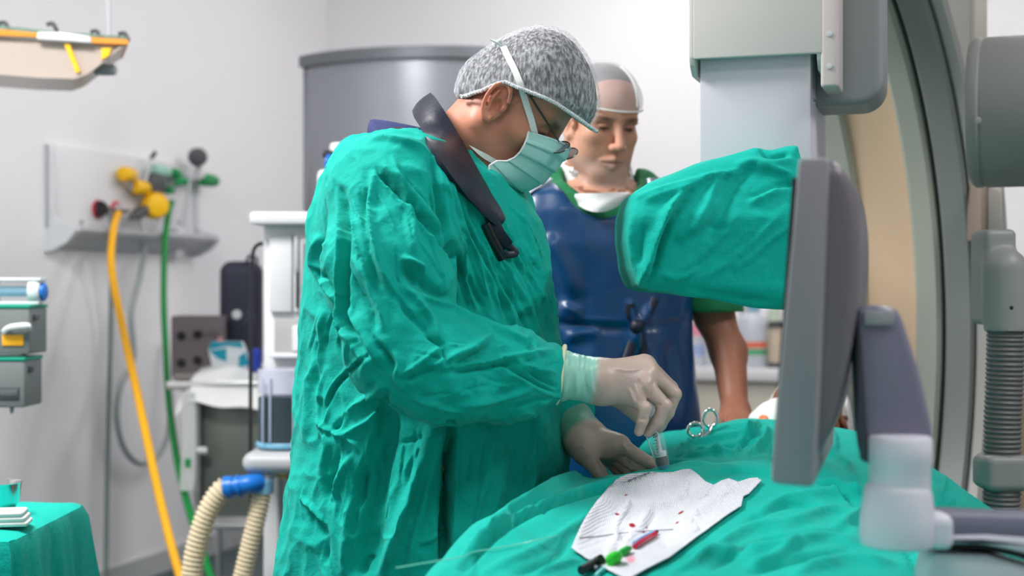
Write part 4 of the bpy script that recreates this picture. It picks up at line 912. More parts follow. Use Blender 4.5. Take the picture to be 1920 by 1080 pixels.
ST = [
 ([(860, 1078), (930, 1000), (1010, 952), (1090, 925), (1170, 905), (1240, 893), (1300, 884)], 4.5, -0.0248, -1),
 ([(850, 1066), (915, 995), (985, 940), (1060, 905), (1140, 888), (1240, 873), (1340, 866)], 4.5, 0.0155),
 ([(1000, 940), (1010, 955), (1030, 960)], 3.0, -0.0093), ([(870, 1030), (930, 985), (960, 970)], 3.0, 0.0062),
 ([(900, 1076), (990, 1040), (1060, 1000), (1110, 960)], 7.9, 0.0093), ([(960, 1078), (1030, 1050), (1075, 1010)], 4.5, -0.0093),
 ([(1000, 1080), (1050, 1062), (1090, 1052)], 4.0, 0.0078),
 ([(1420, 960), (1480, 935), (1560, 925), (1620, 935)], 6.4, 0.0109), ([(1390, 985), (1460, 950), (1540, 945)], 4.5, -0.0093),
 ([(1300, 1060), (1400, 1000), (1480, 985), (1560, 960), (1620, 965)], 6.9, 0.0139), ([(1330, 1068), (1420, 1020), (1500, 1005), (1600, 990)], 5.0, -0.0139),
 ([(1250, 1078), (1350, 1040), (1450, 1030), (1540, 1010), (1610, 1015)], 6.0, 0.0124), ([(1400, 1075), (1500, 1045), (1600, 1030)], 6.0, -0.0139),
 ([(1480, 1078), (1580, 1055), (1680, 1060)], 6.9, 0.0124), ([(1400, 1060), (1440, 1050), (1500, 1020)], 4.5, 0.0093),
 ([(1530, 905), (1570, 925), (1600, 950), (1618, 980)], 2.5, -0.0155, 1), ([(1540, 900), (1580, 918), (1614, 945)], 4.0, 0.0124),
 ([(1590, 925), (1615, 940), (1625, 960)], 3.0, 0.0093), ([(1545, 840), (1570, 860), (1600, 880), (1610, 900)], 4.5, 0.0124), ([(1580, 870), (1605, 890), (1600, 905)], 3.0, -0.0124),
 ([(1770, 890), (1765, 920), (1750, 960)], 4.5, 0.0124), ([(1800, 930), (1780, 950), (1760, 962)], 3.0, -0.0124), ([(1810, 945), (1790, 958), (1770, 964)], 2.5, 0.0093),
 ([(1675, 1000), (1700, 1040), (1720, 1080)], 2.5, -0.0124, 1), ([(1700, 1010), (1715, 1040), (1740, 1060)], 3.0, 0.0093), ([(1560, 990), (1640, 960), (1700, 975)], 6.9, 0.0124),
 ([(1262, 848), (1300, 835), (1360, 822), (1415, 812), (1440, 800)], 3.5, 0.0124), ([(1250, 858), (1310, 850), (1370, 835), (1420, 828)], 3.0, -0.0124),
 ([(1290, 830), (1340, 808), (1400, 800), (1440, 795)], 3.5, 0.0093), ([(1380, 850), (1395, 825), (1412, 808), (1425, 798)], 4.0, 0.0217, 1), ([(1440, 800), (1432, 825), (1420, 845), (1405, 855)], 4.0, 0.0201), ([(1378, 858), (1386, 838), (1400, 815)], 2.5, -0.0155),
 ([(1300, 842), (1330, 845), (1365, 858)], 3.0, 0.0093), ([(1268, 862), (1310, 856), (1350, 850), (1400, 858)], 3.0, 0.0124), ([(1276, 835), (1282, 845), (1280, 858)], 2.4, 0.0078), ([(1290, 830), (1296, 842), (1294, 855)], 2.4, 0.0078),
 ([(1450, 830), (1446, 850), (1448, 866)], 3.0, -0.0124), ([(1560, 805), (1565, 830), (1558, 860)], 4.5, 0.0093), ([(1320, 890), (1400, 880), (1470, 895), (1560, 890)], 5.0, -0.0093),
]
v = folds(v, n, ST)
v = relax(v, f_, 1, .3)
dr = mesh('patient_drape', v, f_, M_cloth, sharp=0)
_m = dr.modifiers.new('thickness', 'SOLIDIFY'); _m.thickness = .002; _m.offset = -1
tag(dr, 'large green surgical drape covering the patient and table', 'drape')
# drape surface lookup that knows the finished folds
_vi = v.copy()
def clipmesh(v, f, keep):
    f = np.asarray(f); k = keep[f].all(1); f = f[k]; u = np.unique(f); m = np.full(len(v), -1); m[u] = np.arange(len(u)); return v[u], m[f]
def drape_z(x, y):
    d = (_vi[:, 0] - x) ** 2 + (_vi[:, 1] - y) ** 2; k = np.argsort(d)[:4]; return float(_vi[k, 2].max())
class Frame:
    def __init__(s, O, yaw, pitch, roll=0.0, sc=1.0):
        c, t = math.cos, math.sin; h = Vector((c(yaw), t(yaw), 0)); left = Vector((-t(yaw), c(yaw), 0)); f = h * c(pitch) - UZ * t(pitch); u = h * t(pitch) + UZ * c(pitch)
        if roll: left, u = left * c(roll) + u * t(roll), u * c(roll) - left * t(roll)
        s.R = np.array([list(f), list(left), list(u)]); s.O = np.array(O); s.s = sc
    def loc(s, p): return ((p - s.O) @ s.R.T) / s.s
    def wor(s, q): return np.asarray(q) * s.s @ s.R + s.O
    def V(s, *q): return Vector(s.wor(np.array(q)))
def head_sdf(q, eyes=True, jaw=1.0, back=0.0):
    a = q.copy(); a[:, 1] = np.abs(a[:, 1])
    d = ell(a, (-.012 + back, 0, .046), (.094 - back, .074, .080))
    d = smin(d, ell(a, (.028, 0, .042), (.064, .064, .066)), .03)
    d = smin(d, ell(a, (.036, 0, -.030), (.055, .058, .070)), .03)
    d = smin(d, capsule(a, (.004, .052, -.048), (.070, .020, -.100), .020 * jaw, .017), .025)
    d = smin(d, ell(a, (.076, 0, -.102), (.020, .024, .018)), .018)
    d = smin(d, ell(a, (.058, .044, -.016), (.024, .022, .018)), .022)
    d = smin(d, capsule(a, (.087, .0, .030), (.076, .044, .026), .010, .009), .014)
    d = smin(d, capsule(a, (.055, 0, -.070), (-.01, 0, -.08), .03, .04), .03)
    if eyes:
        d = smax(d, -ell(a, (.100, .031, .011), (.018, .017, .0095)), .010)
        d = smin(d, ell(a, (.0775, .031, .010), (.0128, .0135, .0115)), .003)
        d = smax(d, -capsule(a, (.091, .020, .0055), (.086, .043, .0055), .0011, .0011), .002)
        d = smax(d, -capsule(a, (.0885, .019, .0165), (.083, .045, .0165), .0011, .0009), .003)
    d = smin(d, capsule(a, (.092, 0, .018), (.118, 0, -.026), .0075, .0115), .012)
    d = smin(d, ell(a, (.1065, .0125, -.032), (.012, .0085, .009)), .006)
    d = smax(d, -ell(a, (.108, .0075, -.0415), (.006, .004, .005)), .004)
    d = smin(d, capsule(a, (.098, 0, -.060), (.086, .022, -.067), .0075, .005), .008)
    d = smin(d, capsule(a, (.097, 0, -.077), (.085, .019, -.072), .0080, .005), .008)
    d = smax(d, -capsule(a, (.107, 0, -.0685), (.089, .026, -.0700), .0018, .0014), .003)
    d = smax(d, -capsule(a, (.098, .016, -.040), (.088, .030, -.060), .0012, .0012), .006)
    # ears
    e = a.copy(); ca_, sa_ = math.cos(.22), math.sin(.22)
    ex = (e[:, 0] - .008) * ca_ + (e[:, 2] + .004) * sa_; ez = -(e[:, 0] - .008) * sa_ + (e[:, 2] + .004) * ca_
    ey = e[:, 1] - .074 - .28 * np.maximum(0, -ex - .0)
    E = np.stack([ex, ey, ez], 1)
    plate = ell(E, (0, -.001, .0), (.0170, .0045, .030))
    ring = np.sqrt((np.sqrt((ex / .0170) ** 2 + ((ez - .001) / .0300) ** 2) - 1) ** 2 * .00042 + (ey - .0065) ** 2) - .0036
    ring = np.where((ex > .006) & (ez < .006), 9, ring)
    d = smin(d, plate, .006); d = smin(d, ring, .004)
    d = smin(d, capsule(E, (-.005, .0055, .016), (-.0085, .0055, .002), .0024, .0026), .003); d = smin(d, capsule(E, (-.0085, .0055, .002), (-.006, .0055, -.016), .0026, .003), .003)
    d = smin(d, ell(E, (-.002, .003, -.0275), (.0085, .005, .0085)), .005)
    d = smin(d, ell(E, (.0135, .003, -.004), (.004, .004, .007)), .004)
    d = smax(d, -ell(E, (.002, .006, -.005), (.0072, .0085, .0110)), .003)
    return d
# patient lying under the drape; head at the far end
pt = thing('person', 'patient lying under the green drape with head in a white cap', 'person', TB(.9, .3, .72))
M_skin3 = mat('patient_skin', srgb(150, 96, 74), .5, sss=.05)
hc = np.array(P(1512, 800, 3.12)); _a = np.array(WLc); _n = np.array(NLc)
def tb(a, b, z): return np.array(TB(a, b, z))
PF = Frame(hc, 0, 0, 0, 1.05); PF.R = np.array([list(UZ), list(WLc.cross(UZ)), list(WLc)])
def fpat(p):
    d = head_sdf(PF.loc(p)) * PF.s
    d = smin(d, capsule(p, hc + np.array([-.02, -.06, -.03]), tb(1.08, .30, .83), .05, .055), .03)
    for s in (-1, 1):
        d = smin(d, capsule(p, tb(1.05, .30 + s * .02, .82), tb(1.0, .30 + s * .15, .80), .06, .06), .04)
        d = smin(d, capsule(p, tb(1.0, .30 + s * .17, .80), tb(.70, .30 + s * .21, .775), .045, .038), .03)
        d = smin(d, capsule(p, tb(.70, .30 + s * .21, .775), tb(.45, .30 + s * .21, .76), .036, .028), .02)
        d = smin(d, capsule(p, tb(.45, .30 + s * .21, .757), tb(.33, .30 + s * .20, .752), .030, .022), .02)
        d = smin(d, capsule(p, tb(.40, .30 + s * .09, .80), tb(.02, .30 + s * .09, .795), .075, .058), .04)
        d = smin(d, capsule(p, tb(.02, .30 + s * .09, .795), tb(-.36, .30 + s * .09, .775), .055, .036), .03)
        d = smin(d, capsule(p, tb(-.38, .30 + s * .09, .765), tb(-.43, .30 + s * .11, .82), .035, .026), .02)
    q = (p - tb(.72, .30, .82)) @ np.stack([_n, _a, [0, 0, 1]]).T
    d = smin(d, ell(q, (0, 0, 0), (.175, .42, .095)), .05)
    return d
lo = np.minimum(tb(-.6, -.1, .6), tb(1.6, .8, .6)); lo[2] = .70; hi = np.array([1.0, 3.35, 1.12]); lo[0] = -.45
v, ff = nets(fpat, lo, tuple(hi), .014); kp_ = (v - hc) @ _a < -.11; v, ff = clipmesh(v, ff, kp_)
v2, f2 = nets(fpat, hc - np.array([.2, .2, .16]), hc + np.array([.2, .2, .2]), .0032); v2, f2 = clipmesh(v2, f2, (v2 - hc) @ _a > -.135)
mesh('body', np.r_[v, v2], np.r_[ff, f2 + len(v)], M_skin3, pt, sharp=0)
def fcap(p):
    q = PF.loc(p); d = smin(ell(q, (-.010, 0, .052), (.108, .092, .092)), ell(q, (.03, 0, .05), (.07, .076, .07)), .03); return np.maximum(d, .012 - .55 * np.clip(.06 - q[:, 0], 0, .2) + .03 - q[:, 2])
v, ff = nets(fcap, hc - .15, hc + .15, .007); v = v + vnormals(v, ff) * (vnoise(v * 45, 4) * .008)[:, None]
mesh('patient_cap', v, ff, M_whitecloth, pt)
tw = np.array(P(1474, 796, 2.99)); tl = thing('folded_towel', 'white folded towel with an orange mark tucked beside the patient\'s head', 'towel', Vector(tw) - UZ * .05)
def ftow(p):
    d = smin(ell(p, tw, (.078, .055, .058)), ell(p, tw + np.array([-.035, .0, -.028]), (.055, .05, .040)), .02); return smax(d, tw[2] - .052 - p[:, 2], .01)
v, ff = nets(ftow, tw - .13, tw + .13, .005); v = v + vnormals(v, ff) * (vnoise(v * np.array([30, 30, 45.]), 71) * .010)[:, None]
mesh('towel', v, ff, M_whitecloth, tl, sharp=0)
TBV = BVHTree.FromPolygons(v.tolist(), ff.tolist()); h_ = TBV.ray_cast(Vector((0, 0, CZ)), Vector(((1431 - 960) / F, 1, (540 - 787) / F)).normalized())
op = h_[0] if h_[0] is not None else P(1431, 787, 2.95)
MB().lathe([(.0, -.006), (.011, -.002), (.010, .003), (.0, .005)], op, h_[1] if h_[0] is not None else (0, -1, 0), 16).obj('orange_mark', mat('orange_mark', srgb(240, 110, 40), .5), tl)
# ------------------------------------------------------------------ gauze on the drape
def coons(L, T, R, B, ns, nt):     # left bottom->top, top left->right, right bottom->top, bottom left->right
    def ev(c, u):
        c = np.array(c, float); s = np.r_[0, np.cumsum(np.linalg.norm(np.diff(c, axis=0), axis=1))]; s /= s[-1]; return np.stack([np.interp(u, s, c[:, 0]), np.interp(u, s, c[:, 1])], -1)
    u = np.linspace(0, 1, ns)[:, None]; t = np.linspace(0, 1, nt)[None]
    l = ev(L, t[0])[None]; r = ev(R, t[0])[None]; tp = ev(T, u[:, 0])[:, None]; bt_ = ev(B, u[:, 0])[:, None]
    U, V_ = u[..., None], t[..., None]; c00, c10, c01, c11 = [np.array(q, float) for q in (L[0], R[0], L[-1], R[-1])]
    return (1 - U) * l + U * r + (1 - V_) * bt_ + V_ * tp - ((1 - U) * (1 - V_) * c00 + U * (1 - V_) * c10 + (1 - U) * V_ * c01 + U * V_ * c11)
L_ = [(1072, 1036), (1090, 1006), (1108, 980), (1128, 950), (1142, 922), (1154, 906)]
T_ = [(1154, 906), (1172, 901), (1205, 903), (1240, 908), (1262, 907), (1280, 900), (1294, 897), (1308, 904), (1322, 914), (1338, 917), (1352, 909), (1366, 904), (1384, 911), (1405, 904), (1420, 903), (1428, 908)]
R_ = [(1176, 1096), (1215, 1074), (1255, 1054), (1290, 1028), (1330, 998), (1365, 972), (1390, 956), (1394, 938), (1404, 933), (1428, 908)]
B_ = [(1072, 1036), (1095, 1052), (1120, 1066), (1150, 1082), (1176, 1096)]
ns, nt = 150, 190
Q = coons(L_, T_, R_, B_, ns, nt); gv = np.zeros((ns, nt, 3))
ys = np.linspace(1.45, 2.5, 500)
_grid_cache = {}
flat = Q.reshape(-1, 2); out_ = np.zeros((len(flat), 3))
BV = BVHTree.FromPolygons([tuple(q) for q in _vi], [tuple(int(i) for i in q) for q in f_])
def hit(px, py, up=0.0):
    c = Vector((0, 0, CZ)); d = Vector(((px - 960) / F, 1, (540 - py) / F)).normalized(); h = BV.ray_cast(c, d)
    if h[0] is None: return on_drape(px, py, up)
    return h[0] + UZ * up
for i, (a, b) in enumerate(flat): out_[i] = hit(a, b)
gv = out_.reshape(ns, nt, 3)
for _ in range(14):              # the gauze bridges the small folds of the cloth under it
    k = gv[..., 2].copy(); k[1:-1, 1:-1] = (gv[:-2, 1:-1, 2] + gv[2:, 1:-1, 2] + gv[1:-1, :-2, 2] + gv[1:-1, 2:, 2]) / 4; gv[..., 2] = np.maximum(k, gv[..., 2] - .0005)
uu = np.linspace(0, 1, ns)[:, None]; tt_ = np.linspace(0, 1, nt)[None]
gv[..., 2] += .005 + .013 * np.exp(-(uu / .10) ** 2) * np.sin(math.pi * np.clip(tt_ * 1.1, 0, 1)) + .012 * np.exp(-((1 - tt_) / .10) ** 2) * np.sin(math.pi * np.clip(uu * 1.5, 0, 1))
gvf = gv.reshape(-1, 3); gf = np.array([(i * nt + k, i * nt + k + 1, (i + 1) * nt + k + 1, (i + 1) * nt + k) for i in range(ns - 1) for k in range(nt - 1)])
n = vnormals(gvf, gf)
if n[:, 2].mean() < 0: gf = gf[:, ::-1]; n = -n
gvf = folds(gvf, n, [
 ([(1176, 934), (1184, 945), (1178, 960), (1164, 985), (1158, 1005)], 8.4, -0.0050, 1), ([(1166, 925), (1178, 935), (1180, 950), (1170, 975), (1152, 1020), (1135, 1040)], 8.4, 0.0043),
 ([(1178, 932), (1200, 946), (1235, 948), (1270, 938), (1288, 926)], 7.0, 0.0050), ([(1185, 944), (1210, 953), (1240, 953), (1275, 946)], 7.0, -0.0043),
 ([(1222, 948), (1210, 970), (1200, 990), (1180, 1010), (1165, 1035)], 9.8, 0.0043), ([(1232, 952), (1222, 975), (1208, 998)], 7.0, -0.0037), ([(1160, 1000), (1168, 1010), (1180, 1006)], 7.0, -0.0037),
 ([(1288, 922), (1310, 928), (1335, 926), (1360, 915)], 8.4, -0.0037), ([(1365, 907), (1345, 930), (1320, 952), (1290, 980)], 9.8, 0.0031), ([(1300, 980), (1285, 975), (1310, 965)], 9.8, 0.0025),
 ([(1250, 1020), (1285, 1005), (1310, 990)], 9.8, 0.0031), ([(1288, 900), (1287, 915), (1280, 926)], 4.2, 0.0037)])
sx = 960 + F * gvf[:, 0] / gvf[:, 1]; sy = 540 - F * (gvf[:, 2] - CZ) / gvf[:, 1]
cg = np.tile(np.array(srgb(206, 208, 216)), (len(gvf), 1)); red = np.array(srgb(150, 24, 40))
for x, y, rx, ry, an in ((1157, 966, 5, 2.2, .2), (1186, 987, 6.5, 4, .25), (1174, 930, 3, 1.3, -.3), (1277, 963, 6, 2, -.5), (1270, 982, 4, 1.4, -.5), (1206, 999, 3.2, 2.2, .2), (1211, 991, 2.5, 1.3, 0)):
    dx, dy = sx - x, sy - y; e = ((dx * math.cos(an) + dy * math.sin(an)) / rx) ** 2 + ((-dx * math.sin(an) + dy * math.cos(an)) / ry) ** 2
    k = np.clip(1.5 - e, 0, 1)[:, None]; cg = cg * (1 - k) + red * k
pink = np.array(srgb(226, 120, 150)); e = ((sx - 1183) / 9) ** 2 + ((sy - 1050) / 8) ** 2; k = .75 * np.clip(1.4 - e, 0, 1)[:, None] * np.clip(vnoise(gvf * 150, 3)[:, None] * 2.2 + .9, 0, 1); cg = cg * (1 - k) + pink * k
M_gz = mat('gauze_weave', (.8, .8, .8), .9, vcol=True, weave=.7, wscale=110, bump=.12, bscale=120, spec=.1)
gz_o = mesh('gauze_sheet', gvf, gf, M_gz, sharp=0, col=cg)
_m = gz_o.modifiers.new('thickness', 'SOLIDIFY'); _m.thickness = .0015; _m.offset = 1
tag(gz_o, 'crumpled white gauze with small blood spots lying on the green drape', 'gauze')
GB = BVHTree.FromPolygons([tuple(q) for q in gvf], [tuple(int(i) for i in q) for q in gf])
def ghit(px, py, up=.003):
    c = Vector((0, 0, CZ)); d = Vector(((px - 960) / F, 1, (540 - py) / F)).normalized(); h = GB.ray_cast(c, d); k = BV.ray_cast(c, d)
    p = h[0] if h[0] is not None else (k[0] if k[0] is not None else on_drape(px, py)); return p + UZ * up
def rod(name, pts, r, m, parent=None, n=10, up=None): return MB().tube(spline([ghit(a, b, r + .002) for a, b in pts], 6), r, n).obj(name, m, parent)
# catheter set on the gauze
t = thing('catheter', 'red and pale blue catheter tip lying on the bloodied gauze', 'catheter', ghit(1210, 1020))
rod('red_tube', [(1190, 1033), (1205, 1023), (1220, 1014), (1229, 1009)], .0034, mat('catheter_red', srgb(190, 20, 60), .3), t)
rod('blue_tube', [(1189, 1025), (1202, 1016), (1217, 1008), (1226, 1004)], .0026, mat('catheter_blue', srgb(140, 180, 226), .3), t)
rod('tip', [(1226, 1008), (1232, 1003)], .0026, mat('catheter_tip', srgb(110, 60, 80), .3), t)
M_lime = mat('bright_green_plastic', srgb(36, 190, 40), .35)
t = thing('luer_connector', 'larger bright green luer connector at the lower edge of the gauze', 'connector', ghit(1152, 1062), 'green luer connectors on the gauze')
MB().lathe([(.003, -.012), (.006, -.010), (.008, -.002), (.008, .004), (.0045, .010), (.003, .014)], ghit(1152, 1060, .009), (ghit(1168, 1056) - ghit(1140, 1066)), 18).obj('body', M_lime, t)
rod('wing', [(1142, 1070), (1150, 1062), (1154, 1054)], .004, M_lime, t)
t = thing('luer_connector', 'smaller green luer connector just below the red catheter', 'connector', ghit(1172, 1042), 'green luer connectors on the gauze')
MB().lathe([(.002, -.014), (.0045, -.011), (.005, .004), (.003, .014)], ghit(1172, 1043, .007), (ghit(1181, 1037) - ghit(1163, 1046)), 16).obj('body', mat('deep_green_plastic', srgb(20, 160, 60), .35), t)
rod('wing', [(1166, 1042), (1171, 1046)], .003, M_lime, t)
t = thing('stopcock', 'dark purple-black stopcock at the bottom edge of the gauze', 'stopcock', ghit(1115, 1072))
rod('barrel', [(1090, 1082), (1106, 1074), (1118, 1066), (1128, 1060)], .0060, M_black, t, 14)
rod('handle', [(1106, 1062), (1112, 1072), (1122, 1076)], .0038, mat('smoke_plastic', srgb(80, 92, 104), .3), t)
rod('tip', [(1124, 1064), (1131, 1057)], .0046, mat('purple_plastic', srgb(64, 50, 96), .35), t)
rod('tail_tube', [(1136, 1071), (1126, 1078), (1116, 1088)], .0026, mat('teal_tube', srgb(110, 200, 205), .3), t)
tag(rod('guide_wire', [(1086, 1012), (1120, 1009), (1160, 1004), (1200, 1000), (1262, 996)], .0006, M_grey), 'thin straight wire lying across the gauze', 'wire')
tag(MB().tube(spline([P(742, 1065, 1.64), P(800, 1055, 1.66), P(862, 1045, 1.70)] + [hit(a, b, .004) for a, b in ((890, 1041), (930, 1034), (975, 1026), (1010, 1018), (1045, 1010))], 6), .0008, 8).obj('catheter_line', mat('clear_tubing', srgb(120, 210, 190), .2)), 'thin clear catheter line running over the left edge of the drape', 'catheter')
# ring-handled clamp sticking out of the drape
t = thing('surgical_clamp', 'steel ring-handled clamp standing out of the drape by the man\'s hand', 'clamp', P(1318, 815, 2.72))
def ringpts(cx, cy, rx, ry, a0, a1, Y, n=22): return [P(cx + rx * math.cos(math.radians(a0 + (a1 - a0) * i / n)), cy + ry * math.sin(math.radians(a0 + (a1 - a0) * i / n)), Y) for i in range(n + 1)]
MB().tube(ringpts(1332, 784, 13, 16, 70, 430, 2.72), .0035, 10).obj('finger_ring', M_chrome, t)
MB().tube(ringpts(1304, 806, 14, 13, 10, -330, 2.70), .0035, 10).obj('finger_ring', M_chrome, t)
MB().tube(spline([P(1334, 800, 2.72), P(1328, 812, 2.71), P(1318, 825, 2.69), P(1300, 850, 2.66)], 5), .0036, 10).obj('shank', M_chrome, t)
MB().tube(spline([P(1318, 805, 2.70), P(1318, 815, 2.69), P(1312, 830, 2.67), P(1298, 852, 2.65)], 5), .0036, 10).obj('shank', M_chrome, t)
# ------------------------------------------------------------------ people
M_skin = mat('skin_light', srgb(206, 152, 128), .48, vcol=True, bump=.05, bscale=700, sss=.08, spec=.4)
M_hair = mat('dark_hair', srgb(38, 32, 32), .6, bump=.4, bscale=300, stretch=(1, 1, .2))
def cap_mat(name, col, lo, hi, scale, st):
    m = mat(name, col, .8, bump=.5, bscale=scale, stretch=st, thin=.5); nt = m.node_tree
    mx = [q for q in nt.nodes if q.type == 'MIX_SHADER'][0]; nz = [q for q in nt.nodes if q.type == 'TEX_NOISE'][0]
    mr = nt.nodes.new('ShaderNodeMapRange'); mr.inputs['From Min'].default_value = .38; mr.inputs['From Max'].default_value = .66; mr.inputs['To Min'].default_value = lo; mr.inputs['To Max'].default_value = hi
    nt.links.new(nz.outputs['Fac'], mr.inputs['Value']); nt.links.new(mr.outputs[0], mx.inputs[0]); return m
M_cap = cap_mat('cap_mesh', srgb(226, 229, 236), .10, .52, 170, (1.3, 1.3, .40))
M_glove = mat('latex_glove', srgb(196, 178, 166), .36, vcol=True, bump=.06, bscale=110, sss=.05)
M_cream2 = mat('cream_latex', srgb(226, 220, 186), .5)
M_navy = mat('navy_scrub', srgb(34, 42, 92), .8, bump=.1, bscale=90)
M_collar = mat('black_vinyl', srgb(24, 26, 42), .42, bump=.12, bscale=60)
M_mask = mat('mask_paper', srgb(160, 208, 204), .8, bump=.05, bscale=300)
M_tie = mat('white_tie', srgb(226, 228, 228), .8)
def hand_sdf(p, wrist, wr, palm, fingers, k=.010):
    """wrist point/radius; palm: list of (a, b, ra, rb) capsules; fingers: list of (points, radii)"""
    d = None
    for a, b, ra, rb in palm:
        e = capsule(p, a, b, ra, rb); d = e if d is None else smin(d, e, .016)
    o = d
    for pts, rs in fingers: o = np.minimum(o, smin(d, chain(p, pts, rs, .003), k))
    return o
def cast(f, px, py, y0=1.8, y1=3.4, n=900):
    Y = np.linspace(y0, y1, n); p = np.stack([(px - 960) / F * Y, Y, CZ + (540 - py) / F * Y], 1); d = f(p); k = np.argmax(d < 0)
    if d[k] >= 0: k = int(np.argmin(d))
    return Vector(p[k])
def ribbon(pts, w, th, nrm=None):
    """flat ribbon through points lying on a surface; nrm: outward direction per point"""
    b = MB(); N = len(pts); v = []; f = []
    for i, p in enumerate(pts):
        d = (pts[min(i + 1, N - 1)] - pts[max(i - 1, 0)]).normalized(); n_ = nrm[i] if isinstance(nrm, list) else nrm; s = d.cross(n_).normalized()
        for a, c in ((-1, 0), (1, 0), (1, 1), (-1, 1)): v.append(p + s * a * w / 2 + n_ * c * th)
    for i in range(N - 1):
        for k in range(4): f.append((i * 4 + k, i * 4 + (k + 1) % 4, (i + 1) * 4 + (k + 1) % 4, (i + 1) * 4 + k))
    f.append((3, 2, 1, 0)); o = (N - 1) * 4; f.append((o, o + 1, o + 2, o + 3)); return b.add(v, f)
def clipmesh(v, f, keep):
    f = np.asarray(f); k = keep[f].all(1); f = f[k]; u = np.unique(f); m = np.full(len(v), -1); m[u] = np.arange(len(u)); return v[u], m[f]
def torso_sdf(p, S, g, r, pw=2.3):
    """S rows: (z, cx, cy, half-depth, half-width); g forward, r sideways"""
    S = sorted(S); z = [s[0] for s in S]; I = [np.interp(p[:, 2], z, [s[k] for s in S]) for k in range(1, 5)]
    dx = p[:, 0] - I[0]; dy = p[:, 1] - I[1]; u = np.abs(dx * g[0] + dy * g[1]); w = np.abs(dx * r[0] + dy * r[1])
    d = ((u / I[2]) ** pw + (w / I[3]) ** pw + 1e-12) ** (1 / pw); d = (d - 1) * np.minimum(I[2], I[3])
    return smax(smax(d, p[:, 2] - z[-1], .06), z[0] - p[:, 2], .01)
# ================================================================== the surgeon
sg = thing('person', 'surgeon in green gown, hair cap and mask bending over the patient', 'person', (-.16, 2.42, 0))
HF = Frame(P(947, 193, 2.385), math.radians(-11), math.radians(43), 0, 1.055)
gS = np.array([.954, -.301]); rS = np.array([-.301, -.954])
def zy(py, Y=2.42): return CZ + (540 - py) / F * Y
def cS(px, Y=2.42): return (px - 960) / F * Y
ROW = [(246, 775, .05, .06), (258, 775, .085, .13), (290, 782, .11, .19), (340, 795, .155, .212), (420, 800, .190, .215), (520, 806, .204, .21), (640, 808, .214, .205), (760, 808, .220, .215), (900, 805, .228, .235), (1080, 792, .238, .25), (1560, 770, .255, .265)]
SEC = [(zy(a), cS(x), 2.42, d, w) for a, x, d, w in ROW]
Sh, El, Wr = np.array(P(745, 388, 2.225)), np.array(P(748, 648, 2.12)), np.array(P(1046, 704, 2.20))
El2 = np.array(P(822, 694, 2.11)); Wm = np.array(P(950, 706, 2.155))
Sh2, E2, W2 = np.array(P(850, 400, 2.60)), np.array(P(905, 690, 2.64)), np.array(P(1060, 776, 2.455))
def arm_near(p): return chain(p, [Sh, (Sh + El) / 2 + np.array([-.012, -.015, 0]), El, El2, Wm, Wr], [.102, .092, .076, .074, .062, .043], .03)
def arm_far(p): return chain(p, [Sh2, E2, W2], [.10, .085, .046], .03)
def gown(p):
    d = torso_sdf(p, SEC, gS, rS)
    a = arm_near(p); hgt = np.clip((p[:, 2] - 1.30) / .14, 0, 1)
    d = smin(d, a, .014); d = np.minimum(d, d * (1 - hgt) + hgt * smin(torso_sdf(p, SEC, gS, rS), a, .07))
    d = smin(d, arm_far(p), .02)
    nk = capsule(p, P(905, 215, 2.40), P(842, 330, 2.42), .074, .086)
    d = smax(d, -nk, .012)
    # cut the sleeve ends
    e = (p - Wr) @ (np.array([.985, .1, -.03])); d = np.maximum(d, np.where((np.linalg.norm(p - Wr, axis=1) < .11) & (p[:, 1] < 2.33), e, -1))
    return d
v, ff = nets(gown, (-.55, 1.98, .34), (.24, 2.80, 1.56), .0052, 1)
v = relax(v, ff, 2, .5); n = vnormals(v, ff)
arm_w = np.clip(1 - np.abs(arm_near(v)) / .03, 0, 1)[:, None]; low = np.clip((1.15 - v[:, 2]) / .4, 0, 1)[:, None]
w1 = vnoise(v * np.array([26, 26, 6.]), 21)[:, None]; w2 = vnoise(v * np.array([10, 10, 22.]), 22)[:, None]; w3 = vnoise(v * np.array([40, 40, 40.]), 23)[:, None]
dsp = (1 - arm_w) * (w1 * .010 + low * vnoise(v * np.array([13, 13, 1.2]), 24, 2)[:, None] * .030) + arm_w * (vnoise(v @ np.array([[.5, 0, .8], [0, 1, 0], [-.8, 0, .5]]) * np.array([9, 9, 26.]), 25)[:, None] * .011) + w2 * .006 + w3 * .003
v = v + n * dsp
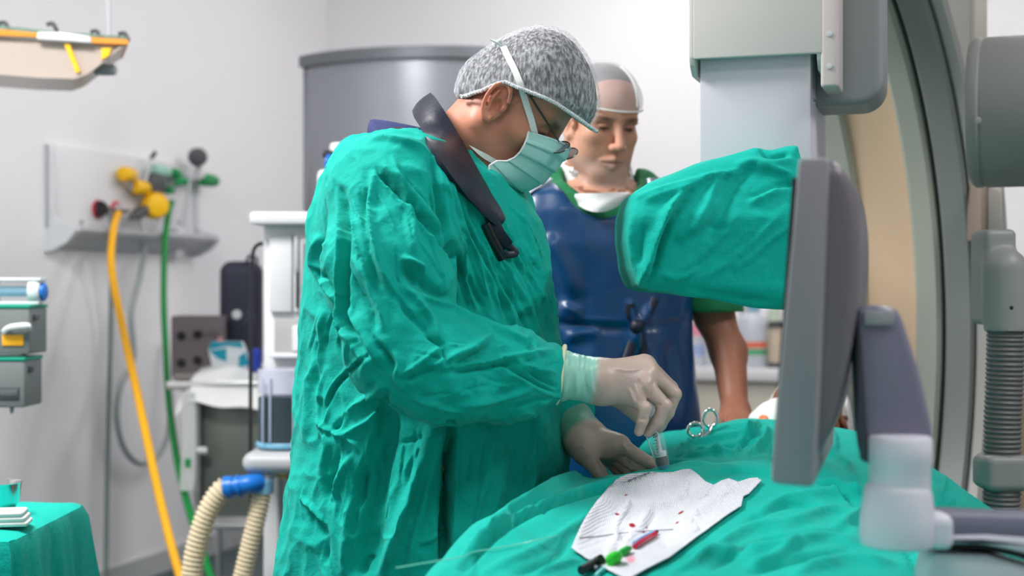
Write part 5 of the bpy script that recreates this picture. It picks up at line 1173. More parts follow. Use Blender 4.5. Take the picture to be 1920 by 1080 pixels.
ST = [
 ([(703, 314), (722, 338), (745, 360), (775, 395), (808, 440), (842, 474)], 6.0, -0.0200, 1), ([(712, 306), (740, 332), (775, 372), (812, 420), (846, 462)], 9.7, 0.0125),
 ([(755, 496), (775, 518), (800, 540), (840, 562)], 10.6, -0.0150), ([(752, 482), (775, 492), (790, 500), (788, 520)], 5.3, 0.0150),
 ([(807, 290), (823, 355), (832, 418), (850, 470), (868, 520), (876, 575)], 5.3, -0.0150, -1), ([(820, 300), (838, 360), (848, 420), (872, 490), (890, 550)], 6.0, 0.0100),
 ([(857, 355), (870, 405), (890, 450), (907, 480), (925, 520), (940, 560), (952, 610)], 4.5, -0.0100, -1), ([(842, 330), (862, 400), (880, 450), (902, 520), (920, 590)], 5.3, 0.0088),
 ([(900, 480), (925, 530), (955, 580), (972, 625)], 4.5, 0.0088), ([(915, 480), (945, 535), (975, 590), (990, 632)], 3.7, -0.0088), ([(940, 490), (975, 550), (995, 590), (1010, 630)], 4.5, 0.0088), ([(960, 478), (990, 530), (1012, 590), (1025, 640)], 3.7, -0.0075), ([(975, 400), (1000, 470), (1015, 540), (1025, 600)], 5.3, 0.0075),
 ([(870, 510), (890, 550), (905, 580)], 3.7, -0.0088), ([(880, 440), (905, 500), (930, 560), (945, 600)], 3.7, 0.0075),
 ([(702, 318), (694, 397), (700, 440), (707, 480), (722, 515), (740, 543), (752, 560)], 6.7, 0.0125), ([(690, 330), (684, 400), (690, 460), (704, 515), (722, 560)], 6.0, -0.0100),
 ([(640, 350), (644, 438), (640, 522), (648, 600), (664, 640), (690, 678)], 6.7, -0.0225, 1), ([(590, 500), (600, 515), (612, 535), (630, 562)], 4.5, -0.0150, 1), ([(600, 440), (590, 480), (592, 500), (606, 512)], 6.7, 0.0125),
 ([(735, 290), (750, 340), (765, 385), (775, 430), (780, 470)], 5.3, 0.0088), ([(760, 400), (766, 440), (775, 480)], 3.7, 0.0075),
 ([(660, 480), (680, 510), (700, 550), (716, 590), (719, 625)], 6.0, 0.0112), ([(650, 500), (670, 540), (695, 580), (705, 620)], 5.3, -0.0100),
 ([(640, 560), (665, 600), (690, 640), (705, 680)], 6.7, 0.0100), ([(740, 545), (760, 580), (790, 610), (815, 640), (832, 660)], 5.3, -0.0100), ([(750, 530), (780, 560), (810, 600), (826, 640)], 6.0, 0.0100),
 ([(765, 541), (828, 570), (886, 598), (936, 619), (1010, 647)], 5.3, 0.0100), ([(800, 630), (825, 645), (832, 668), (838, 690)], 4.5, -0.0112, 1), ([(800, 690), (830, 678), (870, 660), (905, 640), (925, 625)], 6.7, 0.0125), ([(840, 695), (880, 672), (920, 650)], 6.0, -0.0100),
 ([(812, 692), (870, 684), (923, 676), (985, 664), (1042, 656)], 4.5, 0.0100), ([(830, 704), (900, 690), (960, 682), (1010, 676)], 4.5, -0.0088),
 ([(938, 680), (970, 700), (1008, 722), (1048, 742)], 5.3, -0.0112, 1), ([(991, 695), (1015, 712), (1047, 730)], 4.5, -0.0100, 1), ([(960, 672), (1000, 690), (1045, 700)], 5.3, 0.0088), ([(1000, 728), (960, 742), (900, 756), (850, 762)], 6.0, 0.0075), ([(1040, 745), (1000, 752), (950, 768)], 3.7, -0.0075),
 ([(744, 705), (775, 690), (806, 668), (838, 645)], 5.3, 0.0100), ([(755, 715), (790, 700), (820, 688)], 4.5, -0.0088), ([(735, 655), (750, 680), (742, 705), (760, 735)], 5.3, 0.0088), ([(700, 640), (725, 665), (738, 700)], 4.5, -0.0088), ([(780, 745), (830, 765), (880, 770)], 4.5, 0.0063), ([(990, 660), (1000, 645), (990, 632)], 3.7, -0.0075),
 ([(727, 728), (712, 790), (694, 840), (681, 880), (668, 940), (656, 1003), (653, 1080)], 7, -.020), ([(715, 770), (700, 820), (690, 850), (676, 892)], 9.0, 0.0200), ([(742, 760), (720, 830), (704, 900), (692, 990), (686, 1080)], 24, -.034), ([(668, 930), (655, 990), (648, 1080)], 10.5, 0.0175),
 ([(815, 790), (800, 850), (776, 918), (750, 985), (727, 1046), (712, 1085)], 11.3, 0.0275), ([(835, 790), (818, 860), (800, 930), (780, 1000), (765, 1085)], 9.0, 0.0125),
 ([(847, 788), (842, 850), (838, 918), (834, 1000), (834, 1085)], 8, -.062), ([(862, 785), (856, 860), (852, 940), (850, 1080)], 5.3, 0.0075),
 ([(1002, 772), (1000, 850), (998, 931)], 3.0, 0.0075, -1), ([(920, 800), (925, 870), (930, 940), (925, 1000)], 15.0, 0.0075), ([(960, 800), (965, 870), (962, 940)], 12.0, -0.0075),
 ([(690, 662), (660, 690), (630, 720), (615, 750), (614, 768)], 3.7, -0.0112, 1), ([(720, 720), (690, 745), (660, 770), (630, 800)], 6.0, 0.0125), ([(725, 755), (690, 790), (650, 815), (625, 808)], 6.0, 0.0125), ([(660, 770), (640, 790), (620, 815)], 4.5, -0.0112),
 ([(592, 786), (605, 800), (625, 810), (650, 820), (665, 832), (672, 850)], 4.5, 0.0112), ([(600, 805), (615, 830), (610, 860), (600, 890)], 6.0, 0.0100), ([(640, 840), (625, 880), (615, 920), (610, 950)], 6.7, -0.0112), ([(660, 850), (640, 890), (620, 940)], 5.3, 0.0100),
 ([(580, 700), (578, 760), (572, 830)], 6.0, 0.0088), ([(565, 930), (600, 970), (612, 985)], 4.5, 0.0100), ([(580, 960), (595, 975), (610, 1005), (612, 1060)], 6.0, -0.0100), ([(600, 620), (590, 680), (592, 740)], 6.7, -0.0088), ([(606, 580), (600, 640), (604, 700)], 6.0, 0.0088),
 ([(790, 1020), (815, 1008), (826, 996)], 3.7, 0.0075), ([(740, 1005), (720, 1010), (700, 1004)], 3.7, 0.0063), ([(740, 830), (770, 826), (795, 818)], 3.7, -0.0063), ([(690, 1040), (680, 1060), (680, 1080)], 6.0, -0.0150),
 ([(690, 262), (730, 262), (775, 272), (808, 290)], 3.7, 0.0100)]
_r = random.Random(5)
ST += [([(831, 346), (853, 414), (869, 490), (872, 544)], 2.6, .005, 1), ([(858, 414), (885, 463), (910, 544), (923, 587)], 2.4, .005, 1), ([(893, 408), (918, 473), (950, 522), (967, 587), (980, 630)], 2.4, .005, 1), ([(939, 490), (972, 530), (994, 587)], 2.4, .005, -1), ([(953, 473), (994, 517), (1018, 571), (1028, 620)], 2.4, .004, 1),
 ([(945, 430), (983, 476), (1015, 538)], 2.4, .005, -1), ([(948, 381), (980, 414), (1007, 463), (1018, 510)], 2.4, .005, 1), ([(763, 381), (774, 452), (785, 490)], 2.4, .005, 1), ([(798, 427), (820, 490), (836, 544)], 2.6, .005, 1), ([(695, 381), (701, 446), (733, 511), (760, 552)], 2.6, .006, -1),
 ([(657, 381), (660, 435), (676, 484), (695, 533), (722, 587)], 2.6, .006, 1), ([(641, 408), (641, 463), (649, 544)], 3, -.007), ([(711, 324), (750, 370), (790, 408), (820, 438), (844, 473)], 3, -.010), ([(804, 343), (817, 408), (839, 468)], 3, -.009), ([(840, 350), (852, 410), (862, 450)], 2.6, -.007)]
for _t in np.linspace(0, 1, 16):
    _x, _y = 850 + 135 * _t + _r.uniform(-6, 6), 392 + 60 * abs(_t - .5) + _r.uniform(-20, 50); _l = _r.uniform(70, 150); _k = .30 + .18 * _t
    ST.append(([(_x, _y), (_x + _k * _l * .45, _y + _l * .5), (_x + _k * _l + _r.uniform(-4, 4), _y + _l)], _r.uniform(1.9, 2.8), _r.choice((.004, -.004, .005)), _r.choice((1, -1, 0))))
for _t in range(34):
    _x, _y = _r.uniform(566, 665), _r.uniform(560, 1000); _l = _r.uniform(40, 110); _k = _r.uniform(-.35, .2)
    ST.append(([(_x, _y), (_x + _k * _l * .5 + _r.uniform(-6, 6), _y + _l * .5), (_x + _k * _l, _y + _l)], _r.uniform(2.2, 3.6), _r.choice((.0035, -.004, .003)), _r.choice((1, -1, 0))))
for _t in range(22):
    _x, _y = _r.uniform(650, 790), _r.uniform(330, 640); _l = _r.uniform(35, 90); _k = _r.uniform(.1, .9)
    ST.append(([(_x, _y), (_x + _k * _l * .5 + _r.uniform(-5, 5), _y + _l * .5), (_x + _k * _l, _y + _l)], _r.uniform(2.0, 3.0), _r.choice((.004, -.005, .004)), _r.choice((1, -1, 0))))
for _t in range(16):
    _x, _y = _r.uniform(760, 1000), _r.uniform(640, 770); _l = _r.uniform(35, 90); _k = _r.uniform(-.35, .45)
    ST.append(([(_x, _y), (_x + _l * .5, _y + _k * _l * .5 + _r.uniform(-4, 4)), (_x + _l, _y + _k * _l)], _r.uniform(2.0, 3.0), _r.choice((.004, -.004)), _r.choice((1, -1, 0))))
for _t in range(18):
    _x, _y = _r.uniform(690, 1010), _r.uniform(800, 900); _l = _r.uniform(60, 160)
    ST.append(([(_x, _y), (_x - .06 * _l, _y + _l * .5), (_x - .14 * _l, _y + _l)], _r.uniform(2.2, 4), _r.choice((.004, -.005)), _r.choice((1, -1, 0))))
v, ff = subdiv(v, ff); v = relax(v, ff, 1, .5); n = vnormals(v, ff)
cr = 1 - np.abs(vnoise(v @ np.array([[.8, .2, .5], [-.3, 1, 0], [-.5, 0, .8]]) * np.array([13, 13, 8.]), 27, 2)) * 5; v = v + n * (np.clip(cr, 0, 1) ** 2 * .006)[:, None]; cr = 1 - np.abs(vnoise(v @ np.array([[.9, .2, -.4], [-.2, 1, 0], [.4, 0, .9]]) * np.array([24, 24, 15.]), 28, 2)) * 5; v = v + n * (np.clip(cr, 0, 1) ** 2 * .0032)[:, None]
v = folds(v, n, ST, (1.9, 2.75)); v = relax(v, ff, 2, .4)
mesh('gown', v, ff, M_cloth2, sg, sharp=0)
_kk = (v[:, 2] > 1.15)[ff].all(1); GBV = BVHTree.FromPolygons(v.tolist(), ff[_kk].tolist())
CAPO = [(847, 184), (850, 160), (861, 132), (878, 111), (900, 95), (925, 80), (952, 66), (980, 56), (1010, 50), (1040, 53), (1064, 63), (1086, 80), (1103, 103), (1118, 130), (1127, 160), (1131, 195), (1127, 220), (1115, 240), (1098, 252), (1070, 290), (1000, 300), (930, 270), (870, 225)]
CAPL = [(lambda h: (h[0], h[2]))(HF.loc(np.array([P(a, b_, 2.385)]))[0]) for a, b_ in CAPO]
def capbase(q, off=0.0):
    Rr_, Wd = .075, .088 + off
    ins = -poly_sdf(q[:, [0, 2]], CAPL) + off
    low = 1 - .22 * np.clip((.02 - q[:, 0]) / .08, 0, 1) - .10 * np.clip((q[:, 0] - .06) / .05, 0, 1)
    return np.sqrt(np.maximum(0, Rr_ - ins) ** 2 + (q[:, 1] * Rr_ / (Wd * low)) ** 2) - Rr_
def hairf(q): return np.maximum(capbase(q, -.006), -9)
# boundary of the cap on the head, in (forward, up) head coordinates: from nape to forehead
def to_h(px, py): 
    q = HF.loc(np.array([P(px, py, 2.385 - .07)]))[0]; return q[0], q[2]
cb = sorted([to_h(*a) for a in ((848, 180), (870, 178), (905, 172), (928, 163), (950, 158), (975, 170), (1000, 180), (1030, 192), (1050, 202), (1080, 222), (1098, 235), (1112, 244))])
cbx = [a for a, b in cb]; cbz = [b for a, b in cb]
def above(q, off=0): return q[:, 2] > np.interp(q[:, 0], cbx, cbz) + off
def headS(p):
    q = HF.loc(p); d = head_sdf(q, back=.012)
    return np.where(above(q, .004), np.maximum(d, capbase(q, -.011)), d) * HF.s
# body: head, neck, trunk, legs as one mesh (two resolutions)
def bodyS(p):
    d = headS(p)
    d = smin(d, capsule(p, P(918, 222, 2.395), P(845, 322, 2.42), .060, .064), .03)
    d = smin(d, capsule(p, P(955, 300, 2.39), P(900, 330, 2.40), .03, .05), .03)
    t_ = torso_sdf(p, [(z, x, y, a * .84, b * .84) for z, x, y, a, b in SEC if z > .85], gS, rS); d = smin(d, t_ + .012, .03)
    for s in (-1, 1):
        h = np.array([-.2 + rS[0] * .1 * s, 2.42 + rS[1] * .1 * s, .9]); k = h + np.array([.01, 0, -.42]); f0 = h + np.array([-.01, 0, -.82])
        d = smin(d, chain(p, [h, k, f0], [.085, .060, .042], .03), .04); d = smin(d, capsule(p, f0 + np.array([-.02, 0, -.04]), f0 + np.array([.17, -.05, -.05]), .038, .030), .02)
    return d
v, ff = nets(bodyS, P(835, 350, 2.4) - Vector((.0, .18, .0)), P(1110, 60, 2.4) + Vector((.03, .20, .0)), .0024)
q = HF.loc(v); base = np.array(srgb(200, 136, 112)); c = np.tile(base, (len(v), 1))
def blend(mask, col): 
    global c
    m = np.clip(mask, 0, 1)[:, None]; c = c * (1 - m) + np.array(srgb(*col)) * m
blend(.55 * np.exp(-((q[:, 0] - .035) ** 2 + (q[:, 2] + .04) ** 2) / .0009), (214, 134, 112))
blend(.6 * np.exp(-((q[:, 0] + .01) ** 2 + (q[:, 2]) ** 2) / .0008) * (np.abs(q[:, 1]) > .068), (206, 116, 92))
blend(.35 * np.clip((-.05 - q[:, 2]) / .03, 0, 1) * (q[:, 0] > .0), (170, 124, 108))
blend(.8 * np.exp(-(((q[:, 0] + .075) / .03) ** 2 + ((q[:, 2] + .02) / .022) ** 2)) * np.clip(.55 + vnoise(q * 260, 9) * 3, 0, 1), (84, 62, 54))
blend(.55 * np.exp(-(((q[:, 0] - .02) / .012) ** 2 + ((q[:, 2] - .022) / .03) ** 2)) * np.clip(.5 + vnoise(q * np.array([300, 300, 80.]), 8) * 3, 0, 1), (80, 62, 56))
blend(.35 * np.exp(-(((q[:, 0] - .085) / .02) ** 2 + ((q[:, 2] - .008) / .018) ** 2)), (150, 96, 80))
blend(.85 * np.exp(-(((np.abs(q[:, 1]) - .032) / .02) ** 2 + ((q[:, 2] - .029) / .006) ** 2)) * (q[:, 0] > .05), (52, 38, 36))
blend(.8 * np.exp(-(((np.abs(q[:, 1]) - .032) / .014) ** 2 + ((q[:, 2] - .004) / .003) ** 2)) * (q[:, 0] > .06), (44, 32, 32))
c *= (1 + .10 * vnoise(q * 90, 2))[:, None]
v2, f2 = nets(bodyS, (-.55, 2.05, 0.0), (.2, 2.8, zy(350, 2.4) + .002), .016)
nv = len(v); mesh('body', np.r_[v, v2], np.r_[ff, f2 + nv], M_skin, sg, sharp=0, col=np.r_[c, np.tile(base, (len(v2), 1))])
# eyebrow, hair and cap
def capf(q): return capbase(q)
v, ff = nets(lambda p: capf(HF.loc(p)) * HF.s, np.array(HF.O) - .25, np.array(HF.O) + .25, .0035)
n = vnormals(v, ff); q = HF.loc(v)
v = relax(v, ff, 4); rg = np.abs(vnoise(q * np.array([60, 60, 130.]), 31)) ; v = v + n * ((rg - .12) * .0045 + vnoise(q * np.array([24, 24, 24.]), 32) * .004)[:, None]
v, ff = clipmesh(v, ff, above(q))
cap_o = mesh('surgical_cap', v, ff, M_cap, sg, sharp=0)
# the elastic band along the cap's edge
def fcapw(p): return capf(HF.loc(p)) * HF.s
eb = []
for k in np.linspace(0, 1, 46):
    x = cbx[0] + .004 + (cbx[-1] - cbx[0] - .006) * k; z = float(np.interp(x, cbx, cbz)) + .002
    for w in np.linspace(.13, 0, 200):
        if capf(np.array([[x, -w, z]]))[0] < .001: break
    eb.append((x, w, z))
pts = [HF.V(x, -w - .0005, z) for x, w, z in eb] + [HF.V(x, w + .0005, z) for x, w, z in eb[::-1]]
M_band = mat('cap_elastic', srgb(218, 222, 226), .8, bump=.6, bscale=320)
b = MB(); b.tube([p + Vector((0, 0, .0012 * math.sin(i * 2.1))) for i, p in enumerate(spline(pts, 4, True))], .0030, 8); b.obj('elastic_band', M_band, cap_o)
v, ff = nets(lambda p: np.maximum(hairf(HF.loc(p)) * HF.s, 0 - 9), np.array(HF.O) - .22, np.array(HF.O) + .22, .005)
q = HF.loc(v); v, ff = clipmesh(v, ff, above(q, -.004) & ~((q[:, 0] > .062) & (q[:, 2] < .060)))
mesh('hair', v, ff, M_hair, sg, sharp=0)
# face mask (pleated sheet round nose, cheeks and chin)
def shf(p): return np.minimum(headS(p), capsule(p, P(918, 222, 2.395), P(845, 322, 2.42), .06, .064))
mid = [(1069, 274), (1064, 292), (1053, 306), (1041, 320), (1028, 334), (1012, 348), (990, 357), (962, 359), (934, 357)]
side = [(1003, 255), (1001, 268), (996, 280), (989, 292), (978, 303), (964, 309), (946, 309), (932, 318), (932, 352)]
yc = 2.385
def mp(u, w):           # u along the sheet top->bottom (0..8), w across -1..1 (near..far)
    i = min(int(u), 7); t = u - i
    cr = lambda L: tuple(L[i][k] + (L[i + 1][k] - L[i][k]) * t for k in (0, 1))
    m, s = cr(mid), cr(side); k = abs(w) ** 1.7; near = np.array(P(*m, yc)) * (1 - k) + np.array(P(s[0], s[1], yc)) * k
    hw = .070 + .004 * math.sin(u); return Vector(near) + Vector((0, 1, 0)) * math.copysign(hw * math.sin(abs(w) * math.pi / 2) ** .9, w) + Vector((.012, 0, 0)) * w
rows = []
for i in range(57):
    u = 8 * i / 56; pl_ = ((u * .62) % 1.0) if 1.2 < u < 7.2 else .5
    rows.append([mp(u, w) + (mp(u, w) - Vector(P(985, 300, yc))).normalized() * (.0035 * (pl_ - .5)) for w in np.linspace(-1, 1, 33)])
fm = shell(rows, -.0012).obj('face_mask', M_mask, sg, sharp=50)
MB().tube([mp(.25, w) + Vector((.0015, 0, .001)) for w in np.linspace(-.95, .95, 30)], .0016, 8).obj('nose_wire', mat('mask_edge', srgb(196, 224, 222), .7), fm)
MB().tube([mp(u, -1) + Vector((0, -.001, 0)) for u in np.linspace(0, 8, 40)], .0018, 8).obj('edge_binding', M_tie, fm)
def surf_all(p): return np.minimum(np.minimum(headS(p), np.where(above(HF.loc(p)), fcapw(p), 9)), capsule(p, P(918, 222, 2.395), P(845, 322, 2.42), .06, .064))
def surf_ribbon(name, pxs, w, m, par, lift=.0015):
    pts = []
    for p in spline([(a, b_, 0) for a, b_ in pxs], 7): pts.append(cast(surf_all, p.x, p.y, 2.0, 2.6))
    ys_ = np.array([p.y for p in pts])
    for _ in range(6): ys_[1:-1] = np.minimum(ys_[1:-1], (ys_[:-2] + ys_[2:]) / 2 * .5 + ys_[1:-1] * .5) if False else (ys_[:-2] + 2 * ys_[1:-1] + ys_[2:]) / 4
    pts = [Vector((p.x * y / p.y, y - lift, CZ + (p.z - CZ) * y / p.y)) for p, y in zip(pts, ys_)]
    return ribbon(pts, w, .0012, [(-Vector((p.x, p.y, 0)).normalized()) for p in pts]).obj(name, m, par)
surf_ribbon('mask_tie', [(943, 86), (952, 106), (964, 130), (976, 160), (985, 190), (996, 225), (1004, 256)], .0105, M_tie, fm, .003)
surf_ribbon('mask_tie', [(876, 262), (890, 276), (908, 292), (932, 306)], .009, M_tie, fm, .002)
kp = cast(surf_all, 943, 88, 2.0, 2.6)
b = MB(); b.tube(spline([kp, kp + Vector((-.010, -.004, .006)), kp + Vector((-.02, 0, .012))], 4), .003, 8, flat=.5); b.tube(spline([kp, kp + Vector((-.004, -.004, .01)), kp + Vector((-.014, 0, .004))], 4), .003, 8); b.obj('tie_knot', M_tie, fm)
# glasses
gl = bpy.data.objects.new('glasses', None); COL.objects.link(gl); gl.parent = sg
M_frame = mat('glasses_metal', srgb(96, 92, 90), .25, metal=.8)
e1 = cast(surf_all, 993, 180, 2.0, 2.6); e2 = P(1048, 266, 2.335)
MB().tube(spline([e1 + Vector((0, -.004, 0)), e1.lerp(e2, .5) + Vector((0, -.006, 0)), e2], 6), .0016, 8).obj('temple', M_frame, gl)
MB().tube(spline([e1 + Vector((0, .160, 0)), e1.lerp(e2, .5) + Vector((0, .150, 0)), e2 + Vector((.012, .115, 0))], 6), .0016, 8).obj('temple', M_frame, gl)
def lens(cx, cy, Y):
    C0 = P(cx, cy, Y); B = Vector((.95, -.12, .26)).normalized(); A = Vector((-.08, .90, .42)); A = (A - B * A.dot(B)).normalized()
    rim = [C0 + A * .0235 * math.cos(t) + B * .0165 * math.sin(t) for t in np.linspace(0, 2 * math.pi, 40)]
    rm = MB().tube(rim, .0011, 8).obj('rim', M_frame, gl)
    n_ = A.cross(B); r2 = [C0 + A * .0230 * math.cos(t) + B * .0160 * math.sin(t) for t in np.linspace(0, 2 * math.pi, 36, endpoint=False)]
    MB().prism(r2, n_ * .0015).obj('lens', mat('spectacle_lens', srgb(120, 126, 138), .04, alpha=.6), gl)
lens(1050, 276, 2.345); lens(1066, 288, 2.415)
MB().tube([P(1060, 280, 2.375), P(1066, 276, 2.388), P(1068, 282, 2.402)], .0015, 8).obj('bridge', M_frame, gl)
# thyroid collar: a thick band round the neck
def loop(key, yn, yf, n=14):
    pts = [P(a, b_, y) for a, b_, y in key]; return pts
upn = [(806, 172, 2.405), (820, 188, 2.345), (842, 222, 2.310), (866, 262, 2.298), (888, 302, 2.300), (912, 345, 2.312), (936, 386, 2.345), (946, 402, 2.395)]
lon = [(771, 208, 2.405), (786, 236, 2.325), (806, 268, 2.272), (830, 306, 2.248), (856, 342, 2.240), (884, 378, 2.248), (916, 412, 2.288), (936, 426, 2.360)]
upf = [(940, 396, 2.45), (915, 352, 2.49), (885, 295, 2.505), (850, 235, 2.50), (822, 190, 2.465)]
lof = [(930, 420, 2.46), (890, 375, 2.54), (845, 310, 2.57), (800, 245, 2.55), (778, 212, 2.48)]
U_ = spline([P(*k) for k in upn + upf], 6, True); L2 = spline([P(*k) for k in lon + lof], 6, True)
rows = []
for k in np.linspace(0, 1, 9):
    bul = .006 * math.sin(math.pi * k); row = []
    cen = Vector(P(868, 300, 2.40))
    for i, (a, b_) in enumerate(zip(U_, L2)):
        p = a.lerp(b_, k); o_ = (p - cen); o_.z = 0; p = p + o_.normalized() * (bul + .002 * math.sin(i * .9 + k * 5))
        if p.y < 2.42:
            sxp, syp = 960 + F * p.x / p.y, 540 - F * (p.z - CZ) / p.y; h_ = GBV.ray_cast(Vector((0, 0, CZ)), Vector((p.x, p.y, p.z - CZ)).normalized())
            if h_[0] is not None and h_[0].y - .020 - .008 * math.sin(math.pi * k) < p.y: p = P(sxp, syp, h_[0].y - .020 - .008 * math.sin(math.pi * k))
        row.append(p)
    for _ in range(5): row = [(row[i - 1] + row[i] * 2 + row[(i + 1) % len(row)]) / 4 for i in range(len(row))]
    rows.append(row)
for _ in range(2): rows = [rows[0]] + [[(rows[k - 1][i] + rows[k][i] * 2 + rows[k + 1][i]) / 4 for i in range(len(rows[k]))] for k in range(1, len(rows) - 1)] + [rows[-1]]
cl = shell(rows, .009, True).obj('thyroid_collar', M_collar, sg, sharp=35)
def gs(px, py, up=.008):
    h_ = GBV.ray_cast(Vector((0, 0, CZ)), Vector(((px - 960) / F, 1, (540 - py) / F)).normalized()); return P(px, py, (h_[0].y if h_[0] is not None else 2.36) - up)
MB().tube(spline([gs(918, 404), gs(924, 420), gs(934, 440), gs(950, 462)], 4), .012, 8, flat=.3, up=(0, -1, 0)).obj('collar_strap', M_collar, cl)
MB().tube(spline([gs(910, 420), gs(922, 446), gs(934, 468), gs(943, 486)], 4), .0075, 10, flat=.5, up=(0, -1, 0)).obj('buckle', mat('buckle_black', srgb(18, 18, 24), .3), cl)
MB().tube(spline([gs(936, 440), gs(950, 458), gs(967, 474), gs(948, 478), gs(938, 474)], 5), .006, 8, flat=.4, up=(0, -1, 0)).obj('strap_end', M_collar, cl)
# navy scrub collar and strap at the nape
def f(p): 
    d = capsule(p, P(832, 258, 2.41), P(800, 300, 2.42), .082, .12); return smax(d, (p[:, 2] - zy(246, 2.41)) - .25 * (cS(790) - p[:, 0]), .01)
v, ff = nets(f, P(700, 330, 2.42) - Vector((0, .25, 0)), P(960, 200, 2.42) + Vector((0, .25, 0)), .006); mesh('scrub_top', v, ff, M_navy, sg)
MB().tube(spline([P(716, 250, 2.36), P(742, 243, 2.33), P(768, 250, 2.30), P(790, 262, 2.275)], 6), .012, 8, flat=.35, up=(0, -.3, 1)).obj('apron_strap', M_collar, sg)
# gloves
def GP(a): return np.array(P(*a))
cuffA, cuffB = GP((1050, 703, 2.20)), GP((1128, 716, 2.20))
f_r = [
 ([GP((1190, 746, 2.185)), GP((1210, 766, 2.178)), GP((1204, 790, 2.178)), GP((1198, 809, 2.184))], [.0105, .0100, .0088, .0076]),
 ([GP((1212, 724, 2.195)), GP((1247, 762, 2.192)), GP((1233, 790, 2.194)), GP((1215, 810, 2.202))], [.0125, .0115, .0100, .0085]),
 ([GP((1220, 700, 2.215)), GP((1264, 739, 2.218)), GP((1252, 774, 2.220)), GP((1236, 800, 2.225))], [.0125, .0115, .0100, .0085]),
 ([GP((1214, 684, 2.245)), GP((1258, 728, 2.258)), GP((1250, 768, 2.262)), GP((1240, 798, 2.262))], [.0125, .0115, .0100, .0085]),
 ([GP((1150, 738, 2.255)), GP((1180, 764, 2.272)), GP((1204, 786, 2.278)), GP((1222, 804, 2.272))], [.016, .0130, .0115, .0095])]
p_r = [(cuffB, GP((1188, 742, 2.195)), .026, .018), (cuffB, GP((1208, 718, 2.205)), .028, .018), (cuffB, GP((1212, 694, 2.222)), .028, .017), (cuffB, GP((1206, 684, 2.240)), .028, .017), (cuffB, GP((1160, 742, 2.245)), .026, .018)]
def glove_r(p):
    d = hand_sdf(p, cuffB, .03, p_r, f_r); return smin(d, capsule(p, cuffA, cuffB, .040, .031), .014)
def paint_glove(v, tintc, cuff_end, dirn, extra=None):
    t = (v - cuff_end) @ dirn; base = np.tile(np.array(srgb(182, 160, 150)), (len(v), 1)); teal = np.array(srgb(*tintc))
    k = np.clip(-t / .012 + .5, 0, 1)[:, None]; cc_ = base * (1 - k) + teal * k
    return cc_ * (1 + .16 * vnoise(v * 60, 6))[:, None]
v, ff = nets(glove_r, GP((1040, 830, 2.15)) - np.array([0, .06, .0]), GP((1285, 640, 2.25)) + np.array([.0, .1, 0]), .0019)
n = vnormals(v, ff); ax_ = (cuffB - cuffA) / np.linalg.norm(cuffB - cuffA); tt = (v - cuffA) @ ax_
wr_ = np.clip(1 - tt / np.linalg.norm(cuffB - cuffA), 0, 1)
v = v + n * (wr_ * vnoise(np.c_[tt * 90, v[:, 1] * 12, v[:, 2] * 12], 41) * .010)[:, None]
v = folds(v, n, [([(1180, 728), (1186, 745), (1192, 756)], 3, .0022), ([(1190, 720), (1198, 740), (1204, 754)], 3, .0022), ([(1198, 712), (1206, 728), (1214, 744)], 3, -.0018), ([(1185, 724), (1192, 742), (1198, 756)], 2.5, -.0018), ([(1222, 757), (1232, 759), (1242, 760)], 2.5, -.0018), ([(1197, 783), (1205, 786), (1212, 784)], 2.5, -.0018), ([(1145, 688), (1175, 694), (1205, 690)], 4, .0015), ([(1216, 745), (1222, 730), (1226, 712)], 3, -.002), ([(1248, 746), (1262, 747), (1270, 745)], 2.5, -.0016), ([(1120, 672), (1110, 700), (1112, 742)], 4, .003), ([(1104, 668), (1098, 700), (1100, 745)], 4, -.003), ([(1085, 665), (1082, 705), (1080, 748)], 5, .003)])
cg = paint_glove(v, (150, 205, 190), cuffB - ax_ * .012, ax_)
k = (.45 * np.exp(-(((v - GP((1176, 716, 2.195))) / np.array([.020, .03, .020])) ** 2).sum(1)) * np.clip(.8 + 2.5 * vnoise(v * 420, 14), 0, 1.3))[:, None]; cg = cg * (1 - k) + np.array(srgb(120, 118, 124)) * k
gr = mesh('glove', v, ff, M_glove, sg, sharp=0, col=cg); gr['label'] = 'pale latex glove on the hand holding the syringe'
rim = [Vector(cuffA + np.array([.002 * math.sin(t * 2), 0, 0])) + Vector((.18 * math.sin(t) * .042, math.cos(t) * .043, math.sin(t) * .0445)) for t in np.linspace(0, 2 * math.pi, 40)]
MB().tube(rim, .0036, 8).obj('rolled_cuff', M_cream2, gr)
cA, cB = GP((1070, 790, 2.44)), GP((1098, 824, 2.40))
f_l = [
 ([GP((1168, 836, 2.352)), GP((1198, 856, 2.335)), GP((1218, 867, 2.325)), GP((1235, 876, 2.318))], [.0120, .0108, .0098, .0082]),
 ([GP((1162, 850, 2.375)), GP((1190, 872, 2.345)), GP((1206, 884, 2.335)), GP((1220, 892, 2.33))], [.0120, .0105, .0095, .0082]),
 ([GP((1152, 858, 2.395)), GP((1178, 884, 2.365)), GP((1192, 898, 2.36)), GP((1202, 908, 2.36))], [.0115, .0100, .0090, .008]),
 ([GP((1142, 862, 2.412)), GP((1162, 890, 2.39)), GP((1172, 904, 2.385)), GP((1180, 914, 2.38))], [.0105, .0090, .0082, .0072]),
 ([GP((1096, 848, 2.375)), GP((1110, 868, 2.345)), GP((1122, 884, 2.330)), GP((1134, 900, 2.322))], [.0190, .0140, .0125, .0105])]
p_l = [(cB, GP((1160, 832, 2.358)), .030, .017), (cB, GP((1156, 846, 2.380)), .030, .016), (cB, GP((1146, 852, 2.398)), .028, .015), (cB, GP((1136, 856, 2.412)), .026, .014), (cB, GP((1100, 848, 2.372)), .028, .021), (GP((1104, 840, 2.375)), GP((1150, 838, 2.362)), .020, .016)]
